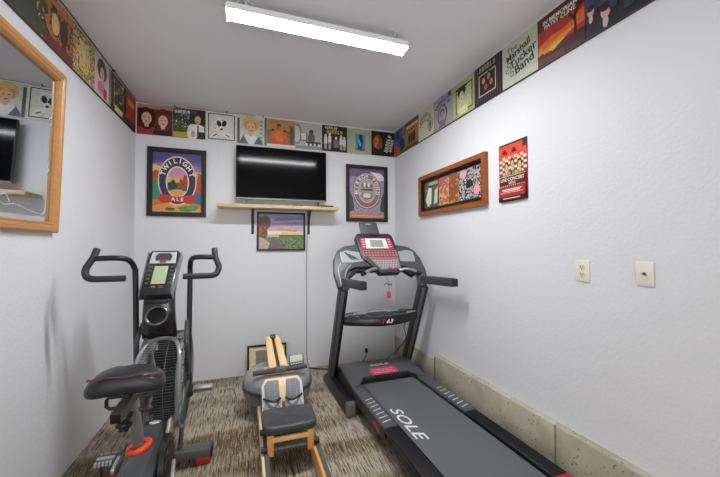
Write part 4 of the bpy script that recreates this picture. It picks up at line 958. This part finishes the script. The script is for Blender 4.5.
KB('saddle_piping', q, mat('#6a2c34', .5), so)
# fan cage: two rings, rim bars and side wires
FC = Vector((BX+.012, -1.33, .530)); FR = .300; FW = .106
def rim(x, r=FR, n=64): return [(x, FC.y+r*math.cos(2*PI*k/n), FC.z+r*math.sin(2*PI*k/n)) for k in range(n)]
cage = thing
q = MB(); q.tube(rim(FC.x-FW), .0095, 8, closed=True).tube(rim(FC.x+FW), .0095, 8, closed=True); KB('cage_ring', q, mat('#77797a', .3, coat=.2))
q = MB()
for k in range(110):
    a = 2*PI*k/110; y = FC.y+FR*math.cos(a); z = FC.z+FR*math.sin(a)
    q.tube([(FC.x-FW, y, z), (FC.x+FW, y, z)], .0018, 5)
for x in (-.035, .035): q.tube(rim(FC.x+x, FR+.001, 48), .0022, 5, closed=True)
KB('rim_wires', q, mat('#5c5e5e', .35))
q = MB(); hp = []
for k in range(48):
    t_ = 2*PI*k/48; c = math.cos(t_); s1 = math.sin(t_)
    ph = math.radians(168+57*math.copysign(abs(s1)**.8, s1)); xx = FC.x+(FW+.012)*math.copysign(abs(c)**.7, c)
    hp.append((xx, FC.y+(FR+.010)*math.cos(ph), FC.z+(FR+.010)*math.sin(ph)))
q.tube(hp, .012, 8, closed=True); KB('cage_hoop', q, mat('#808284', .3, coat=.3))
for s_ in (-1, 1):
    q = MB()
    for k in range(56):
        a = 2*PI*k/56; q.tube([(FC.x+s_*(FW+.004), FC.y+.07*math.cos(a), FC.z+.07*math.sin(a)), (FC.x+s_*(FW+.012), FC.y+.19*math.cos(a+.1), FC.z+.19*math.sin(a+.1)), (FC.x+s_*FW, FC.y+FR*math.cos(a+.12), FC.z+FR*math.sin(a+.12))], .0020, 5)
    q.cyl((FC.x+s_*FW, FC.y, FC.z), (FC.x+s_*(FW+.016), FC.y, FC.z), .072, 28)
    KB('side_wires', q, mat('#4c4e4f', .35))
q = MB(); q.cyl((FC.x-.05, FC.y, FC.z), (FC.x+.05, FC.y, FC.z), .055, 20)
for k in range(12):
    q.box(FC+Vector((0, .165*math.cos(2*PI*k/12), .165*math.sin(2*PI*k/12))), (.11, .19, .004), rot=(math.degrees(2*PI*k/12), 0, 0))
KB('fan', q, mat('#1c1d1e', .4))
# side frame uprights running down to the front stabilizer
for sgn in (-1, 1):
    q = MB(); q.tube(smooth_path([(BX+sgn*.128, -1.34, .90), (BX+sgn*.140, -1.44, .78), (BX+sgn*.145, -1.36, .55), (BX+sgn*.125, -1.40, .42), (BX+sgn*.11, -1.44, .11)], 6), .014, 10)
    KB('side_frame', q, mat('#4c4e50', .35))
    KB('pivot_block', MB().box((BX+sgn*.145, -1.34, .435), (.05, .06, .075), bev=.012), fr_d)
    if sgn < 0:
        KB('foot_peg', MB().tube([(BX-.16, -1.36, .46), (BX-.30, -1.36, .46), (BX-.315, -1.36, .445), (BX-.315, -1.36, .405), (BX-.30, -1.36, .39), (BX-.16, -1.36, .39)], .011, 10), fr_d); continue
    pg = KB('foot_peg', MB().box((BX+sgn*.225, -1.34, .437), (.125, .042, .042), bev=.006), sil if sgn > 0 else fr_d)
    KB('peg_slot', MB().box((BX+sgn*.228, -1.3625, .437), (.110, .003, .014), bev=.001), mat('#55585a', .4), pg)
# console mast with cup holder
ms = MB(30); rg = []
for z, y, hw, dp in ((.815, -1.41, .100, .05), (.86, -1.42, .098, .08), (.95, -1.43, .092, .10), (1.04, -1.43, .088, .10), (1.105, -1.41, .086, .10), (1.14, -1.38, .086, .10), (1.22, -1.29, .086, .07)):
    r_ = []
    for k in range(20):
        a = 2*PI*k/20; c = math.cos(a); s_ = math.sin(a)
        r_.append((BX-.020+hw*math.copysign(abs(c)**.5, c), y+.02+dp*.5*math.copysign(abs(s_)**.6, s_), z))
    rg.append(r_)
ms.loft(rg); mst = KB('console_mast', ms, mat('#1b1c1e', .16, coat=.4))
cvv = Vector((0, .255, .255)).normalized()*1.40; cvn = cvv.normalized(); cnn = Vector((1, 0, 0)).cross(cvn); CC = Vector((BX-.030, -1.455, 1.115))
def kp_(poly, z0, z1, bev=0): return MB().prism(poly, CC+cnn*z0, Vector((1, 0, 0)), cvv, cnn*(z1-z0), bev=bev)
q = MB(); cc = Vector((BX-.018, -1.490, .975)); q.tube([cc+Vector((.058*math.cos(2*PI*k/32), .030*math.sin(2*PI*k/32), .058*math.sin(2*PI*k/32)*.85)) for k in range(32)], .007, 8, closed=True)
ch = KB('cup_holder_ring', q, mat('#4c4e50', .2, coat=.4), mst)
q = MB(); q.prism([(.056*math.cos(2*PI*k/28), .056*math.sin(2*PI*k/28)) for k in range(28)], cc+Vector((0, .004, 0)), (1, 0, 0), (0, .52, .85), (0, .008, -.005)); KB('cup_recess', q, mat('#050505', .25), mst)
KB('phone_slot', MB().box(tuple(Vector((BX-.024, -1.490, 1.060))), (.125, .012, .03), bev=.005), mat('#0a0a0a', .4), mst)
pan = KB('console', kp_([(-.086, -.02), (-.096, .235), (-.080, .252), (.080, .252), (.096, .235), (.086, -.02)], -.04, .012, .006), mat('#222426', .25, coat=.3))
for sg in (-1, 1): KB('console_trim', kp_([(sg*.086, -.02), (sg*.092, -.02), (sg*.102, .24), (sg*.096, .24)][::sg], -.045, .014), mat('#7c7e80', .3, metal=.4), pan)
hd = KB('console_header', kp_([(-.078, .165), (.078, .165), (.074, .240), (-.074, .240)], .0125, .0145), mat('#c4c6c8', .25, metal=.3), pan)
KB('header_dial', kp_([(-.045, .182), (.045, .182), (.052, .21), (.035, .232), (-.035, .232), (-.052, .21)], .0146, .016), mat('#3c3e40', .3), hd)
KB('header_badge', kp_([(-.018, .168), (.018, .168), (.020, .190), (-.020, .190)], .0162, .0172), mat('#8c3038', .4), hd)
KB('lcd_screen', kp_([(-.040, .040), (.040, .040), (.040, .148), (-.040, .148)], .0125, .0140), mat('#9caf8c', .2), pan)
for sx in (-.064, .064):
    for j in range(5):
        q = MB(); q.box(tuple(CC+Vector((sx, 0, 0))+cvv*(.045+j*.024)+cnn*.0135), (.022, .006, .010), bev=.002)
        KB('console_key', q, mat('#5c6062', .35), pan)
q = MB().box(tuple(CC+Vector((-.02, 0, 0))+cvv*.022+cnn*.0135), (.024, .006, .014), bev=.002).box(tuple(CC+Vector((.02, 0, 0))+cvv*.022+cnn*.0135), (.024, .006, .014), bev=.002)
KB('start_keys', q, mat('#b84a3c', .4), pan)
# moving handles
for sgn, yb, yg, k in ((-1, -1.40, -1.49, .86), (1, -1.33, -1.47, .76)):
    X = BX+sgn*.146-(.004 if sgn < 0 else .012)
    pole = MB(); pole.tube(smooth_path([(X+sgn*.004, -1.35, .42), (X+sgn*.006, (yb-1.35)/2, .80), (X+sgn*.008, yb, 1.20), (X+sgn*.010, yb-.015, 1.265), (X+sgn*.035*k, (yb+yg)/2, 1.315), (X+sgn*.09*k, yg, 1.332), (X+sgn*.235*k, yg, 1.330)], 6), .0165, 14)
    po_ = KB('handle_pole', pole, fr_d)
    KB('pole_sleeve', MB().cyl((X+sgn*.004, -1.35, .42), (X+sgn*.005, -1.355, .56), .023, 16), mat('#222426', .4), po_)
    y = yg
    gr = MB(); gr.tube(smooth_path([(X+sgn*.222*k, y+.03, 1.385), (X+sgn*.232*k, y, 1.332), (X+sgn*.262*k, y-.02, 1.272), (X+sgn*.250*k, y-.04, 1.230), (X+sgn*.215*k, y-.05, 1.215), (X+sgn*.13*k, y-.05, 1.213), (X+sgn*(.025 if sgn < 0 else -.005)*k, y-.05, 1.213)], 6), .0185, 14)
    KB('hand_grip', gr, mat('#2a2b2d', .6), po_)
